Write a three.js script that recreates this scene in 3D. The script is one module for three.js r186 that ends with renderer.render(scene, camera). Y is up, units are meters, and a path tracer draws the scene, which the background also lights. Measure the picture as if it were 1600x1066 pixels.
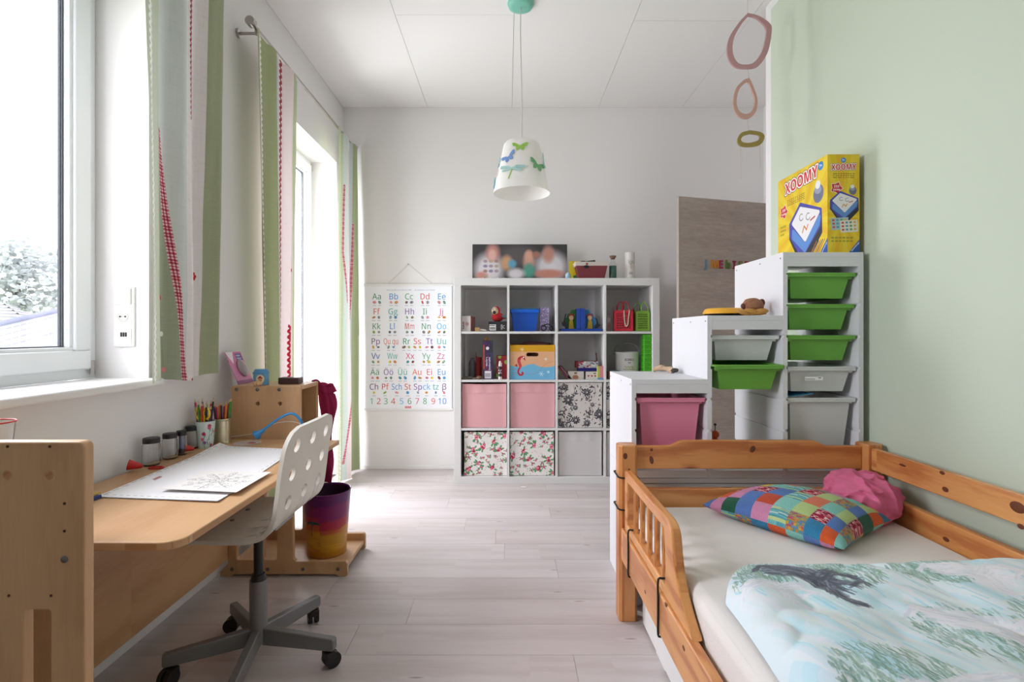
import * as THREE from 'three';
import { RoundedBoxGeometry } from 'three/addons/geometries/RoundedBoxGeometry.js';
import { mergeGeometries, mergeVertices, toCreasedNormals } from 'three/addons/utils/BufferGeometryUtils.js';
import { TessellateModifier } from 'three/addons/modifiers/TessellateModifier.js';
import { TextGeometry } from 'three/addons/geometries/TextGeometry.js';
import { FontLoader } from 'three/addons/loaders/FontLoader.js';
import { RectAreaLightUniformsLib } from 'three/addons/lights/RectAreaLightUniformsLib.js';

// ---------- camera, sky, daylight, exposure ----------
const scene = new THREE.Scene();
const EYE = 1.09, F = 800, CX = 792, CY = 521;           // eye height, focal length in pixels, vanishing point (1600 x 1066 frame)
const camera = new THREE.PerspectiveCamera(2 * Math.atan(533 / F) * 180 / Math.PI, 1600 / 1066, 0.05, 200);
camera.position.set(0, EYE, 0);
camera.lookAt(0, EYE, -1);
camera.setViewOffset(1600, 1066, 8, 12, 1600, 1066);
scene.add(camera);
const SKY = 3.2;                                          // overcast sky
scene.background = new THREE.Color(0.91 * SKY, 0.92 * SKY, 1.0 * SKY);
RectAreaLightUniformsLib.init();
function windowLight(name, x, y, D, width, height, part) {      // the daylight that stands in a window opening
  const l = new THREE.RectAreaLight(new THREE.Color(0.91, 0.92, 1.0), SKY * part, width, height);
  l.name = name; l.position.set(x, y, -D); l.lookAt(x + 1, y, -D); scene.add(l);
}
windowLight('window_daylight', -1.60, 1.70, 1.05, 0.56, 1.30, 2.7);
windowLight('glass_door_daylight', -1.60, 1.22, 3.40, 0.90, 2.14, 1.55);
const renderer = new THREE.WebGLRenderer({ antialias: true });
renderer.toneMapping = THREE.LinearToneMapping;
renderer.toneMappingExposure = 1.66;
renderer.shadowMap.enabled = true;

// ---------- helpers ----------
function mulberry(a) { return () => { a |= 0; a = a + 0x6D2B79F5 | 0; let t = Math.imul(a ^ a >>> 15, 1 | a); t = t + Math.imul(t ^ t >>> 7, 61 | t) ^ t; return ((t ^ t >>> 14) >>> 0) / 4294967296; }; }
const rnd = mulberry(7);
const rr = (a, b) => a + (b - a) * rnd();
const hash = (x, y) => { let h = Math.imul(x | 0, 374761393) + Math.imul(y | 0, 668265263) | 0; h = Math.imul(h ^ h >>> 13, 1274126177); return ((h ^ h >>> 16) >>> 0) / 4294967296; };
const smooth = (t) => t * t * (3 - 2 * t), lerp = (a, b, t) => a + (b - a) * t, clamp = (t, a = 0, b = 1) => Math.min(b, Math.max(a, t));
function noise(x, y, px = 1e9, py = 1e9) {
  const xi = Math.floor(x), yi = Math.floor(y), u = smooth(x - xi), v = smooth(y - yi), m = (a, n) => ((a % n) + n) % n;
  const h = (a, b) => hash(m(a, px), m(b, py));
  return lerp(lerp(h(xi, yi), h(xi + 1, yi), u), lerp(h(xi, yi + 1), h(xi + 1, yi + 1), u), v);
}
const fbm = (x, y, o = 4) => { let s = 0, a = 0.5; for (let i = 0; i < o; i++) { s += a * noise(x, y); x = x * 2.03 + 17; y = y * 2.03 + 31; a *= 0.5; } return s; };
const n3 = (x, y, z) => (fbm(x + z * 1.7, y - z * 0.6, 3) + fbm(y + 9.1, z + 3.7 + x * 0.3, 3)) - 0.875;
const PX = (px, D) => (px - CX) / F * D, PY = (py, D) => EYE + (CY - py) / F * D;
const V = (x, y, D) => new THREE.Vector3(x, y, -D);
const S = (r, g, b) => new THREE.Color().setRGB(r / 255, g / 255, b / 255, THREE.SRGBColorSpace);

function dtex(w, h, fn, { srgb = true, su = 1, sv = 1 } = {}) {
  const d = new Uint8Array(w * h * 4);
  for (let y = 0; y < h; y++) for (let x = 0; x < w; x++) {
    const c = fn(x / w, y / h), i = (y * w + x) * 4;
    d[i] = clamp(c[0], 0, 255); d[i + 1] = clamp(c[1], 0, 255); d[i + 2] = clamp(c[2], 0, 255); d[i + 3] = 255;
  }
  const t = new THREE.DataTexture(d, w, h); t.wrapS = t.wrapT = THREE.RepeatWrapping; t.magFilter = THREE.LinearFilter;
  if (srgb) t.colorSpace = THREE.SRGBColorSpace;
  t.repeat.set(su, sv); t.needsUpdate = true; return t;
}
function ctex(w, h, draw) {
  const c = document.createElement('canvas'); c.width = w; c.height = h;
  const g = c.getContext('2d'); draw(g, w, h);
  const t = new THREE.CanvasTexture(c); t.colorSpace = THREE.SRGBColorSpace; t.wrapS = t.wrapT = THREE.RepeatWrapping; return t;
}
function mat(c, rough = 0.6, o = {}) {
  const { metric, ...rest } = o;
  const m = new THREE.MeshPhysicalMaterial({ color: c, roughness: rough, side: THREE.DoubleSide, ...rest });
  if (metric) m.userData.metric = metric;
  return m;
}
const rgb = (r, g, b, rough, o) => mat(S(r, g, b), rough, o);

// geometry
const box = (x0, x1, y0, y1, D0, D1, r = 0) => {
  const w = x1 - x0, h = y1 - y0, d = D1 - D0;
  const g = r > 0 ? new RoundedBoxGeometry(w, h, d, 2, Math.min(r, w / 2.01, h / 2.01, d / 2.01)) : new THREE.BoxGeometry(w, h, d);
  return g.translate((x0 + x1) / 2, (y0 + y1) / 2, -(D0 + D1) / 2);
};
const cyl = (r0, r1, h, x, y, D, seg = 24) => new THREE.CylinderGeometry(r1, r0, h, seg).translate(x, y + h / 2, -D);   // r0 bottom, r1 top, y bottom
const tube = (pts, r, seg = 40, rad = 8, closed = false) => new THREE.TubeGeometry(new THREE.CatmullRomCurve3(pts, closed, 'centripetal'), seg, r, rad, closed);
const lathe = (pts, x, y, D, seg = 32) => new THREE.LatheGeometry(pts.map(([a, b]) => new THREE.Vector2(a, b)), seg).translate(x, y, -D);
const ball = (r, x, y, D, sx = 1, sy = 1, sz = 1, seg = 16) => new THREE.SphereGeometry(r, seg, Math.round(seg * 0.7)).scale(sx, sy, sz).translate(x, y, -D);
const shapeOf = (pts) => { const s = new THREE.Shape(); pts.forEach(([x, y], i) => i ? s.lineTo(x, y) : s.moveTo(x, y)); s.closePath(); return s; };
const holeOf = (pts) => { const s = new THREE.Path(); pts.forEach(([x, y], i) => i ? s.lineTo(x, y) : s.moveTo(x, y)); s.closePath(); return s; };
const rrect = (x0, y0, x1, y1, r, P = THREE.Shape) => {
  const s = new P(); s.moveTo(x0 + r, y0); s.lineTo(x1 - r, y0); s.absarc(x1 - r, y0 + r, r, -Math.PI / 2, 0); s.lineTo(x1, y1 - r); s.absarc(x1 - r, y1 - r, r, 0, Math.PI / 2);
  s.lineTo(x0 + r, y1); s.absarc(x0 + r, y1 - r, r, Math.PI / 2, Math.PI); s.lineTo(x0, y0 + r); s.absarc(x0 + r, y0 + r, r, Math.PI, Math.PI * 1.5); return s;
};
const circ = (x, y, r, P = THREE.Path) => { const p = new P(); p.absarc(x, y, r, 0, Math.PI * 2, true); return p; };
const extr = (shape, depth, bevel = 0, cs = 8) => new THREE.ExtrudeGeometry(shape, { depth: depth - 2 * bevel, bevelEnabled: bevel > 0, bevelThickness: bevel, bevelSize: bevel, bevelOffset: -bevel, bevelSegments: 2, curveSegments: cs }).translate(0, 0, bevel);
function quadGeo(quads) {                                  // list of [a,b,c,d] corner vectors
  const p = [], uv = [], ix = [];
  quads.forEach((q) => { const n = p.length / 3; q.forEach((v, i) => { p.push(v.x, v.y, v.z); uv.push(i === 1 || i === 2 ? 1 : 0, i > 1 ? 1 : 0); }); ix.push(n, n + 1, n + 2, n, n + 2, n + 3); });
  const g = new THREE.BufferGeometry(); g.setAttribute('position', new THREE.Float32BufferAttribute(p, 3)); g.setAttribute('uv', new THREE.Float32BufferAttribute(uv, 2)); g.setIndex(ix); g.computeVertexNormals(); return g;
}
function gridGeo(nu, nv, fn) {                             // fn(u, v) -> Vector3
  const p = [], uv = [], ix = [];
  for (let j = 0; j <= nv; j++) for (let i = 0; i <= nu; i++) { const a = fn(i / nu, j / nv); p.push(a.x, a.y, a.z); uv.push(i / nu, j / nv); }
  for (let j = 0; j < nv; j++) for (let i = 0; i < nu; i++) { const a = j * (nu + 1) + i; ix.push(a, a + 1, a + nu + 2, a, a + nu + 2, a + nu + 1); }
  const g = new THREE.BufferGeometry(); g.setAttribute('position', new THREE.Float32BufferAttribute(p, 3)); g.setAttribute('uv', new THREE.Float32BufferAttribute(uv, 2)); g.setIndex(ix); g.computeVertexNormals(); return g;
}
function blob(rx, ry, rz, fn, detail = 12) {               // closed lump around the origin; fn(direction) -> radius factor
  let g = new THREE.IcosahedronGeometry(1, detail); g.deleteAttribute('uv'); g.deleteAttribute('normal'); g = mergeVertices(g, 1e-4);
  const p = g.attributes.position, v = new THREE.Vector3(), uv = [];
  for (let i = 0; i < p.count; i++) { v.fromBufferAttribute(p, i); uv.push(Math.atan2(v.z, v.x) / 6.283 + 0.5, v.y * 0.5 + 0.5); const f = fn ? fn(v) : 1; p.setXYZ(i, v.x * rx * f, v.y * ry * f, v.z * rz * f); }
  g.setAttribute('uv', new THREE.Float32BufferAttribute(uv, 2)); g.computeVertexNormals(); return g;
}
function frustumShell(w1, d1, w0, d0, h, t) {               // open tub: top w1 x d1, bottom w0 x d0, wall t
  const c = (w, d, y) => [[-w, d], [w, d], [w, -d], [-w, -d]].map(([x, z]) => new THREE.Vector3(x / 2, y, z / 2)), q = [];
  const ob = c(w0, d0, 0), ot = c(w1, d1, h), ib = c(w0 - 2 * t, d0 - 2 * t, t), it = c(w1 - 2 * t, d1 - 2 * t, h);
  for (let i = 0; i < 4; i++) { const k = (i + 1) % 4; q.push([ob[i], ob[k], ot[k], ot[i]], [ib[k], ib[i], it[i], it[k]], [ot[i], ot[k], it[k], it[i]]); }
  q.push([ob[3], ob[2], ob[1], ob[0]], [ib[0], ib[1], ib[2], ib[3]]);
  return quadGeo(q);
}
function metricUV(g, grain) {                               // texture coordinates in metres, u along the grain axis
  const p = g.attributes.position, n = g.attributes.normal, uv = new Float32Array(p.count * 2), ax = 'xyz', gi = ax.indexOf(grain);
  for (let i = 0; i < p.count; i++) {
    const nn = [Math.abs(n.getX(i)), Math.abs(n.getY(i)), Math.abs(n.getZ(i))], P = [p.getX(i), p.getY(i), p.getZ(i)];
    const k = nn.indexOf(Math.max(...nn)), o = [0, 1, 2].filter((a) => a !== k);
    const a = o.includes(gi) ? gi : o[0], b = o.find((q) => q !== a);
    uv[i * 2] = P[a]; uv[i * 2 + 1] = P[b];
  }
  g.setAttribute('uv', new THREE.BufferAttribute(uv, 2));
}
function heightUV(g, y0, h) { const p = g.attributes.position, uv = g.attributes.uv; for (let i = 0; i < p.count; i++) uv.setY(i, clamp((p.getY(i) - y0) / h)); return g; }
function merged(geos) {
  geos = [].concat(geos).map((g) => { const q = g.index ? g.toNonIndexed() : g.clone(); for (const k of Object.keys(q.attributes)) if (!['position', 'normal', 'uv'].includes(k)) q.deleteAttribute(k); q.groups = []; return q; });
  return geos.length === 1 ? geos[0] : mergeGeometries(geos);
}
// objects
const used = new Map(), origin = new WeakMap();
function numbered(name) { const n = used.get(name) ?? 0; used.set(name, n + 1); return n ? `${name}_${String(n).padStart(3, '0')}` : name; }
function thing(name, label, category, [x, y, D], { rot = 0, group, local = false } = {}) {
  const o = new THREE.Group(); o.name = numbered(name); o.position.set(x, y, -D); o.rotation.y = rot; o.userData = { label, category };
  if (group) o.userData.group = group;
  if (!local) origin.set(o, new THREE.Vector3(x, y, -D));
  scene.add(o); return o;
}
function obj(name, geos, material, parent = scene, grain) {
  let g = geos.isBufferGeometry && geos.groups.length && Array.isArray(material) ? geos : merged(geos);
  const o = origin.get(parent); if (o) { g = g.clone(); g.translate(-o.x, -o.y, -o.z); }
  const first = [].concat(material)[0];
  if (grain || first.userData.metric) metricUV(g, grain || first.userData.metric);
  const m = new THREE.Mesh(g, material); m.name = parent === scene ? numbered(name) : name; parent.add(m);
  if (o) origin.set(m, o);
  return m;
}
function tag(o, label, category, group) { o.userData.label = label; o.userData.category = category; if (group) o.userData.group = group; return o; }
function struct(name, geos, m, grain, parent = scene) { const o = obj(name, geos, m, parent, grain); if (parent === scene) o.userData.kind = 'structure'; return o; }
function part(o, label) { o.userData.label = label; return o; }
function dup(root, [x, y, D], rot, label) { const r = root.clone(); r.name = numbered(root.name.replace(/_\d{3}$/, '')); r.userData = { ...root.userData }; if (label) r.userData.label = label; r.position.set(x, y, -D); if (rot !== undefined) r.rotation.y = rot; scene.add(r); return r; }

// ---------- materials ----------
const plasterBump = dtex(256, 256, (u, v) => { const n = 128 + 60 * (fbm(u * 40, v * 40, 3) - 0.45); return [n, n, n]; }, { srgb: false, su: 2, sv: 2 });
const M = {};
M.wall = mat(new THREE.Color(0.86, 0.84, 0.83), 0.92, { bumpMap: plasterBump, bumpScale: 0.0006, metric: 'y' });
M.ceil = mat(new THREE.Color(0.87, 0.85, 0.835), 0.92, { bumpMap: plasterBump, bumpScale: 0.0004, metric: 'x' });
M.green = mat(new THREE.Color(0.60, 0.675, 0.545), 0.85, { bumpMap: plasterBump, bumpScale: 0.0008, metric: 'y' });
M.white = rgb(236, 235, 233, 0.45);
M.pvc = rgb(238, 240, 243, 0.3);
M.furn = rgb(226, 226, 224, 0.42);
M.trofast = rgb(222, 222, 224, 0.5);
M.gasket = rgb(62, 66, 74, 0.6);
M.pane = mat(new THREE.Color(1, 1, 1), 0.0, { transmission: 1, thickness: 0, ior: 1.45 });
M.glass = mat(new THREE.Color(0.96, 0.97, 0.97), 0.02, { transmission: 1, thickness: 0, ior: 1.45 });
M.jar = mat(new THREE.Color(0.97, 0.975, 0.97), 0.01, { transmission: 1, thickness: 0.002, ior: 1.5 });
M.chrome = rgb(178, 172, 168, 0.32, { metalness: 1 });
M.grey = rgb(128, 130, 132, 0.4, { metalness: 0.4 });
M.black = rgb(24, 24, 26, 0.5);
M.dark = rgb(40, 38, 40, 0.7);
M.screw = rgb(120, 118, 116, 0.4, { metalness: 0.8 });
M.hole = rgb(70, 46, 30, 0.8);
M.red = rgb(198, 32, 30, 0.4);
M.string = rgb(200, 196, 188, 0.7);
M.cable = rgb(214, 212, 208, 0.5);
function woodTex(w, h, [c1, c2, c3], { lines = 18, warp = 0.9, knots = [], streak = 0.25, grainy = 0.5, seed = 0, su = 1, sv = 1 } = {}) {
  return dtex(w, h, (u, v) => {
    let y = v * lines, dark = 0;
    for (const [kx, ky, kr] of knots) {
      const dx = (u - kx) / kr * 0.55, dy = (v - ky) / (kr * 2.4), d = Math.hypot(dx, dy);
      y += Math.exp(-d * d * 0.35) * Math.sign(dy || 1) * 1.6;
      dark = Math.max(dark, clamp(1.25 - d * 1.15));
    }
    const f = y + warp * 3.2 * fbm(u * 2.2 + seed, v * 3 + seed, 3) + 0.5 * noise(u * 20, v * 60);
    const ring = Math.pow(0.5 + 0.5 * Math.sin(f * 2.4), 2), fine = noise(u * 24 + seed, v * 260) * 0.6 + noise(u * 70, v * 420) * 0.4, big = fbm(u * 1.3 + seed * 3, v * 2.2, 3);
    const t = clamp(ring * grainy + fine * streak + (big - 0.45) * 0.7);
    return [0, 1, 2].map((k) => lerp(lerp(c1[k], c2[k], t), c3[k], dark * 0.85));
  }, { su, sv });
}
const birchTex = woodTex(1024, 512, [[214, 174, 132], [192, 148, 106], [150, 104, 66]], { lines: 5, warp: 1.5, streak: 0.35, su: 1, sv: 1.6 });
M.birch = mat(0xffffff, 0.42, { map: birchTex, metric: 'z' });
M.birchEdge = rgb(190, 140, 94, 0.5);
M.plyEdge = mat(0xffffff, 0.5, { map: dtex(8, 64, (u, v) => { const k = Math.floor(v * 6) % 2; return k ? [206, 162, 116] : [164, 114, 72]; }, { su: 1, sv: 1 / 0.024 }) });
const pineKnots = [[0.12, 0.3, 0.018], [0.47, 0.7, 0.022], [0.8, 0.35, 0.016]];
const pineTexA = woodTex(1024, 384, [[226, 160, 94], [184, 106, 54], [84, 38, 20]], { lines: 11, warp: 1.2, grainy: 0.75, knots: pineKnots, su: 1 / 1.1, sv: 1 / 0.42 });
const pineTexB = woodTex(1024, 384, [[232, 170, 106], [192, 118, 64], [88, 42, 22]], { lines: 10, warp: 1.5, grainy: 0.8, knots: [[0.3, 0.25, 0.02], [0.66, 0.55, 0.024], [0.92, 0.8, 0.016]], seed: 5, su: 1 / 0.9, sv: 1 / 0.36 });
M.pine = mat(0xffffff, 0.38, { map: pineTexA, metric: 'x', clearcoat: 0.25, clearcoatRoughness: 0.35 });
M.pineLight = mat(0xffffff, 0.38, { map: pineTexB, metric: 'z', clearcoat: 0.25, clearcoatRoughness: 0.35 });
M.knot = rgb(108, 56, 30, 0.5);
M.door = mat(0xffffff, 0.55, { map: woodTex(1024, 1024, [[188, 174, 163], [160, 145, 134], [146, 132, 122]], { lines: 30, warp: 0.7, streak: 0.75, grainy: 0.2, su: 0.8, sv: 0.5 }), metric: 'x' });
const floorMats = [0, 1, 2, 3].map((k) => {
  const a = [[211, 203, 203], [215, 207, 207], [206, 197, 196], [212, 203, 202]][k], b = [[193, 183, 181], [198, 188, 186], [188, 176, 173], [195, 183, 180]][k];
  return mat(0xffffff, 0.46, { map: woodTex(1024, 160, [a, b, [146, 130, 122]], { lines: 3.5, warp: 1.2, streak: 0.5, seed: k * 11 + 2, knots: [[0.2 + 0.17 * k, 0.4, 0.012]], su: 1 / 1.25, sv: 1 / 0.19 }) });
});

// ---------- the room ----------
const XL = -1.315, XR = 1.443, XN = 2.06, DB = 4.113, DN = -1.0, DE = 2.853, H = 2.905, WT = 0.30;
const W1 = { d0: 0.74, d1: 1.88, y0: 0.905, y1: 2.41 }, W2 = { d0: 2.84, d1: 3.955, y0: 0.0, y1: 2.41 };
// floor with planks
const floor = struct('floor', box(XL - WT, XN + 0.2, -0.12, -0.006, DN - 0.2, DB + 0.2), rgb(110, 98, 90, 0.9));
{
  const PW = 0.183, gap = 0.0012, joints = { 7: -0.06, 9: 0.231, 10: 0.5, 11: -0.379, 12: 0.7, 13: 0.2245 };
  let row = 0;
  for (let d = 2.283 + PW * 10; d > DN; d -= PW, row++) {             // rows run across the room, from the far wall to this side
    const d1 = Math.min(d, DB), d0 = Math.max(d - PW, DN), start = (joints[row] ?? -0.9 + hash(row, 3) * 1.25);
    if (d1 - d0 < 0.02) continue;
    const xs = [XL]; for (let x = start - 1.25 * 3; x < XN; x += 1.25) if (x > XL + 0.03 && x < XN - 0.03) xs.push(x);
    xs.push(XN);
    for (let i = 0; i + 1 < xs.length; i++) {
      const g = box(xs[i] + gap / 2, xs[i + 1] - gap / 2, -0.006, 0, d0 + gap / 2, d1 - gap / 2);
      const o = obj('plank', g, floorMats[Math.floor(hash(row, i + 7) * 4)], floor, 'x');
      const uv = o.geometry.attributes.uv; for (let q = 0; q < uv.count; q++) uv.setXY(q, uv.getX(q) + hash(row, i) * 3.1, uv.getY(q) + hash(i, row) * 2.7);
    }
  }
}
// ceiling boards with open joints
const ceiling = struct('ceiling', box(XL - WT, XN + 0.2, H + 0.012, H + 0.15, DN - 0.2, DB + 0.2), rgb(150, 142, 136, 0.9));
{
  const xs = [XL, -0.6375, 0.041, 0.735, 1.404, XN], cross = [[], [2.916, 0.9], [1.6], [2.972, 0.95], [1.9]], g = 0.0011;
  for (let i = 0; i < 5; i++) { const ds = [DN, ...cross[i].sort((a, b) => a - b), DB]; for (let k = 0; k + 1 < ds.length; k++) obj('ceiling_board', box(xs[i] + g, xs[i + 1] - g, H, H + 0.012, ds[k] + g, ds[k + 1] - g), M.ceil, ceiling, 'x'); }
}
struct('wall_left', [
  box(XL - WT, XL, 0, H, DN - 0.2, W1.d0), box(XL - WT, XL, 0, W1.y0, W1.d0, W1.d1), box(XL - WT, XL, W1.y1, H, W1.d0, W1.d1),
  box(XL - WT, XL, 0, H, W1.d1, W2.d0), box(XL - WT, XL, W2.y1, H, W2.d0, W2.d1), box(XL - WT, XL, 0, H, W2.d1, DB + 0.2)], M.wall);
struct('wall_back', box(XL, XN + 0.2, 0, H, DB, DB + 0.2), M.wall);
struct('wall_near', box(XL, XN + 0.2, 0, H, DN - 0.2, DN), M.wall);
struct('wall_right', box(XR + 0.004, XN + 0.2, 0, H, DN, DE), M.wall);
struct('wall_niche', [box(XN, XN + 0.2, 0, H, 3.72, DB), box(XN, XN + 0.2, 2.05, H, DE, 3.72), box(XN + 0.16, XN + 0.2, 0, 2.05, DE, 3.72)], M.wall);
struct('wall_paint_green', box(XR, XR + 0.004, 0.0, H - 0.045, DN + 0.02, DE - 0.055), M.green);
struct('trim_1', box(XR, XR + 0.004, 0.0, H, DE - 0.055, DE), M.white);
struct('trim_2', box(XR, XR + 0.004, H - 0.045, H, DN + 0.02, DE - 0.055), M.white);
struct('baseboard_left', [box(XL, XL + 0.014, 0, 0.055, DN, W2.d0 - 0.02, 0.003)], M.white);
struct('baseboard_back', [box(XL, -0.39, 0, 0.03, DB - 0.012, DB, 0.003)], M.white);

// windows: frame, sash, gaskets, pane
function windowUnit(n, w, sashes, yb) {
  const root = new THREE.Group(); root.name = 'window_' + n; root.userData.kind = 'structure'; scene.add(root);
  const xf = XL - 0.195, fw = 0.055;                                   // inner face of the fixed frame
  const ring = (d0, d1, y0, y1, t, x0, x1, r) => [box(x0, x1, y0, y0 + t, d0, d1, r), box(x0, x1, y1 - t, y1, d0, d1, r), box(x0, x1, y0 + t, y1 - t, d0, d0 + t, r), box(x0, x1, y0 + t, y1 - t, d1 - t, d1, r)];
  obj('frame', ring(w.d0, w.d1, yb, w.y1, fw, xf - 0.07, xf, 0.004), M.pvc, root);
  const L = (w.d1 - w.d0 - 2 * 0.035) / sashes;
  for (let i = 0; i < sashes; i++) {
    const d0 = w.d0 + 0.035 + i * L + 0.002, d1 = d0 + L - 0.004, y0 = yb + 0.035, y1 = w.y1 - 0.035, t = 0.068;
    const sash = obj('sash', ring(d0, d1, y0, y1, t, xf - 0.05, xf + 0.016, 0.006), M.pvc, root);
    obj('glazing_bead', ring(d0 + t - 0.004, d1 - t + 0.004, y0 + t - 0.004, y1 - t + 0.004, 0.016, xf - 0.03, xf + 0.004, 0.003), M.pvc, sash);
    obj('gasket', [...ring(d0 + t + 0.010, d1 - t - 0.010, y0 + t + 0.010, y1 - t - 0.010, 0.006, xf - 0.022, xf - 0.017), ...ring(d0 + t + 0.010, d1 - t - 0.010, y0 + t + 0.010, y1 - t - 0.010, 0.006, xf - 0.034, xf - 0.026)], M.gasket, sash);
    obj('pane', box(xf - 0.026, xf - 0.022, y0 + t + 0.012, y1 - t - 0.012, d0 + t + 0.012, d1 - t - 0.012), M.pane, sash);
    obj('hinge', [cyl(0.008, 0.008, 0.05, xf + 0.014, y0 - 0.02, d1 + 0.004, 12), cyl(0.008, 0.008, 0.05, xf + 0.014, y1 - 0.04, d1 + 0.004, 12)], M.chrome, sash);
    obj('handle', [box(xf + 0.016, xf + 0.028, 1.42, 1.55, d0 + 0.028, d0 + 0.055, 0.004), box(xf + 0.04, xf + 0.055, 1.38, 1.52, d0 + 0.032, d0 + 0.05, 0.005)], M.chrome, sash);
  }
  return root;
}
windowUnit(1, W1, 1, W1.y0 + 0.022);
windowUnit(2, W2, 1, 0.0);
{
  const sill = struct('window_sill', box(XL - 0.2, XL + 0.062, 0.90, 0.927, W1.d0 - 0.03, W1.d1 - 0.001, 0.009), M.white); sill.userData.kind = 'structure';
}
// light switch, socket and data outlet on the window reveal
{
  const D = W1.d1, x0 = PX(180, D), x1 = PX(212, D), y0 = PY(542, D), y1 = PY(448, D), t = thing('wall_switch_panel', 'white three gang switch and socket panel on the window reveal', 'switch panel', [x0, y0, D]);
  const h = (y1 - y0) / 3, w = x1 - x0, cx = (x0 + x1) / 2, inset = 0.007;
  obj('frame', box(x0, x1, y0, y1, D - 0.010, D, 0.003), M.white, t);
  const yy = (k) => y1 - h * (k + 1);
  for (const s of [0, 1]) { const o = obj('rocker', box(cx - w / 2 + inset + s * (w / 2 - inset), cx - w / 2 + inset + (s + 1) * (w / 2 - inset) - 0.0008, yy(0) + inset, yy(0) + h - inset, D - 0.015 - s * 0.003, D - 0.009, 0.002), M.white, t); o.rotation.x = 0; }
  const so = obj('socket', [box(cx - w / 2 + inset, cx + w / 2 - inset, yy(1) + inset, yy(1) + h - inset, D - 0.012, D - 0.009, 0.001)], M.white, t);
  obj('socket_well', lathe([[0.0, 0.0005], [0.0185, 0.0005], [0.0195, 0.0015], [0.0195, 0.0]], 0, 0, 0, 28).rotateX(Math.PI / 2).translate(cx, yy(1) + h / 2, -(D - 0.0122)), rgb(205, 203, 198, 0.5), so);
  obj('socket_hole', [-1, 1].map((s) => new THREE.CylinderGeometry(0.003, 0.003, 0.001, 12).rotateX(Math.PI / 2).translate(cx + s * 0.0095, yy(1) + h / 2, -(D - 0.0144))), M.black, so);
  const da = obj('outlet_plate', box(cx - w / 2 + inset + 0.006, cx + w / 2 - inset, yy(2) + inset, yy(2) + h - inset, D - 0.013, D - 0.009, 0.001), M.white, t);
  for (const s of [-1, 0, 1]) obj('data_port', box(cx + 0.003 + s * 0.0085 - 0.0035, cx + 0.003 + s * 0.0085 + 0.0035, yy(2) + h * 0.50, yy(2) + h * 0.72, D - 0.0138, D - 0.0125), M.dark, da);
}

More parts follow.
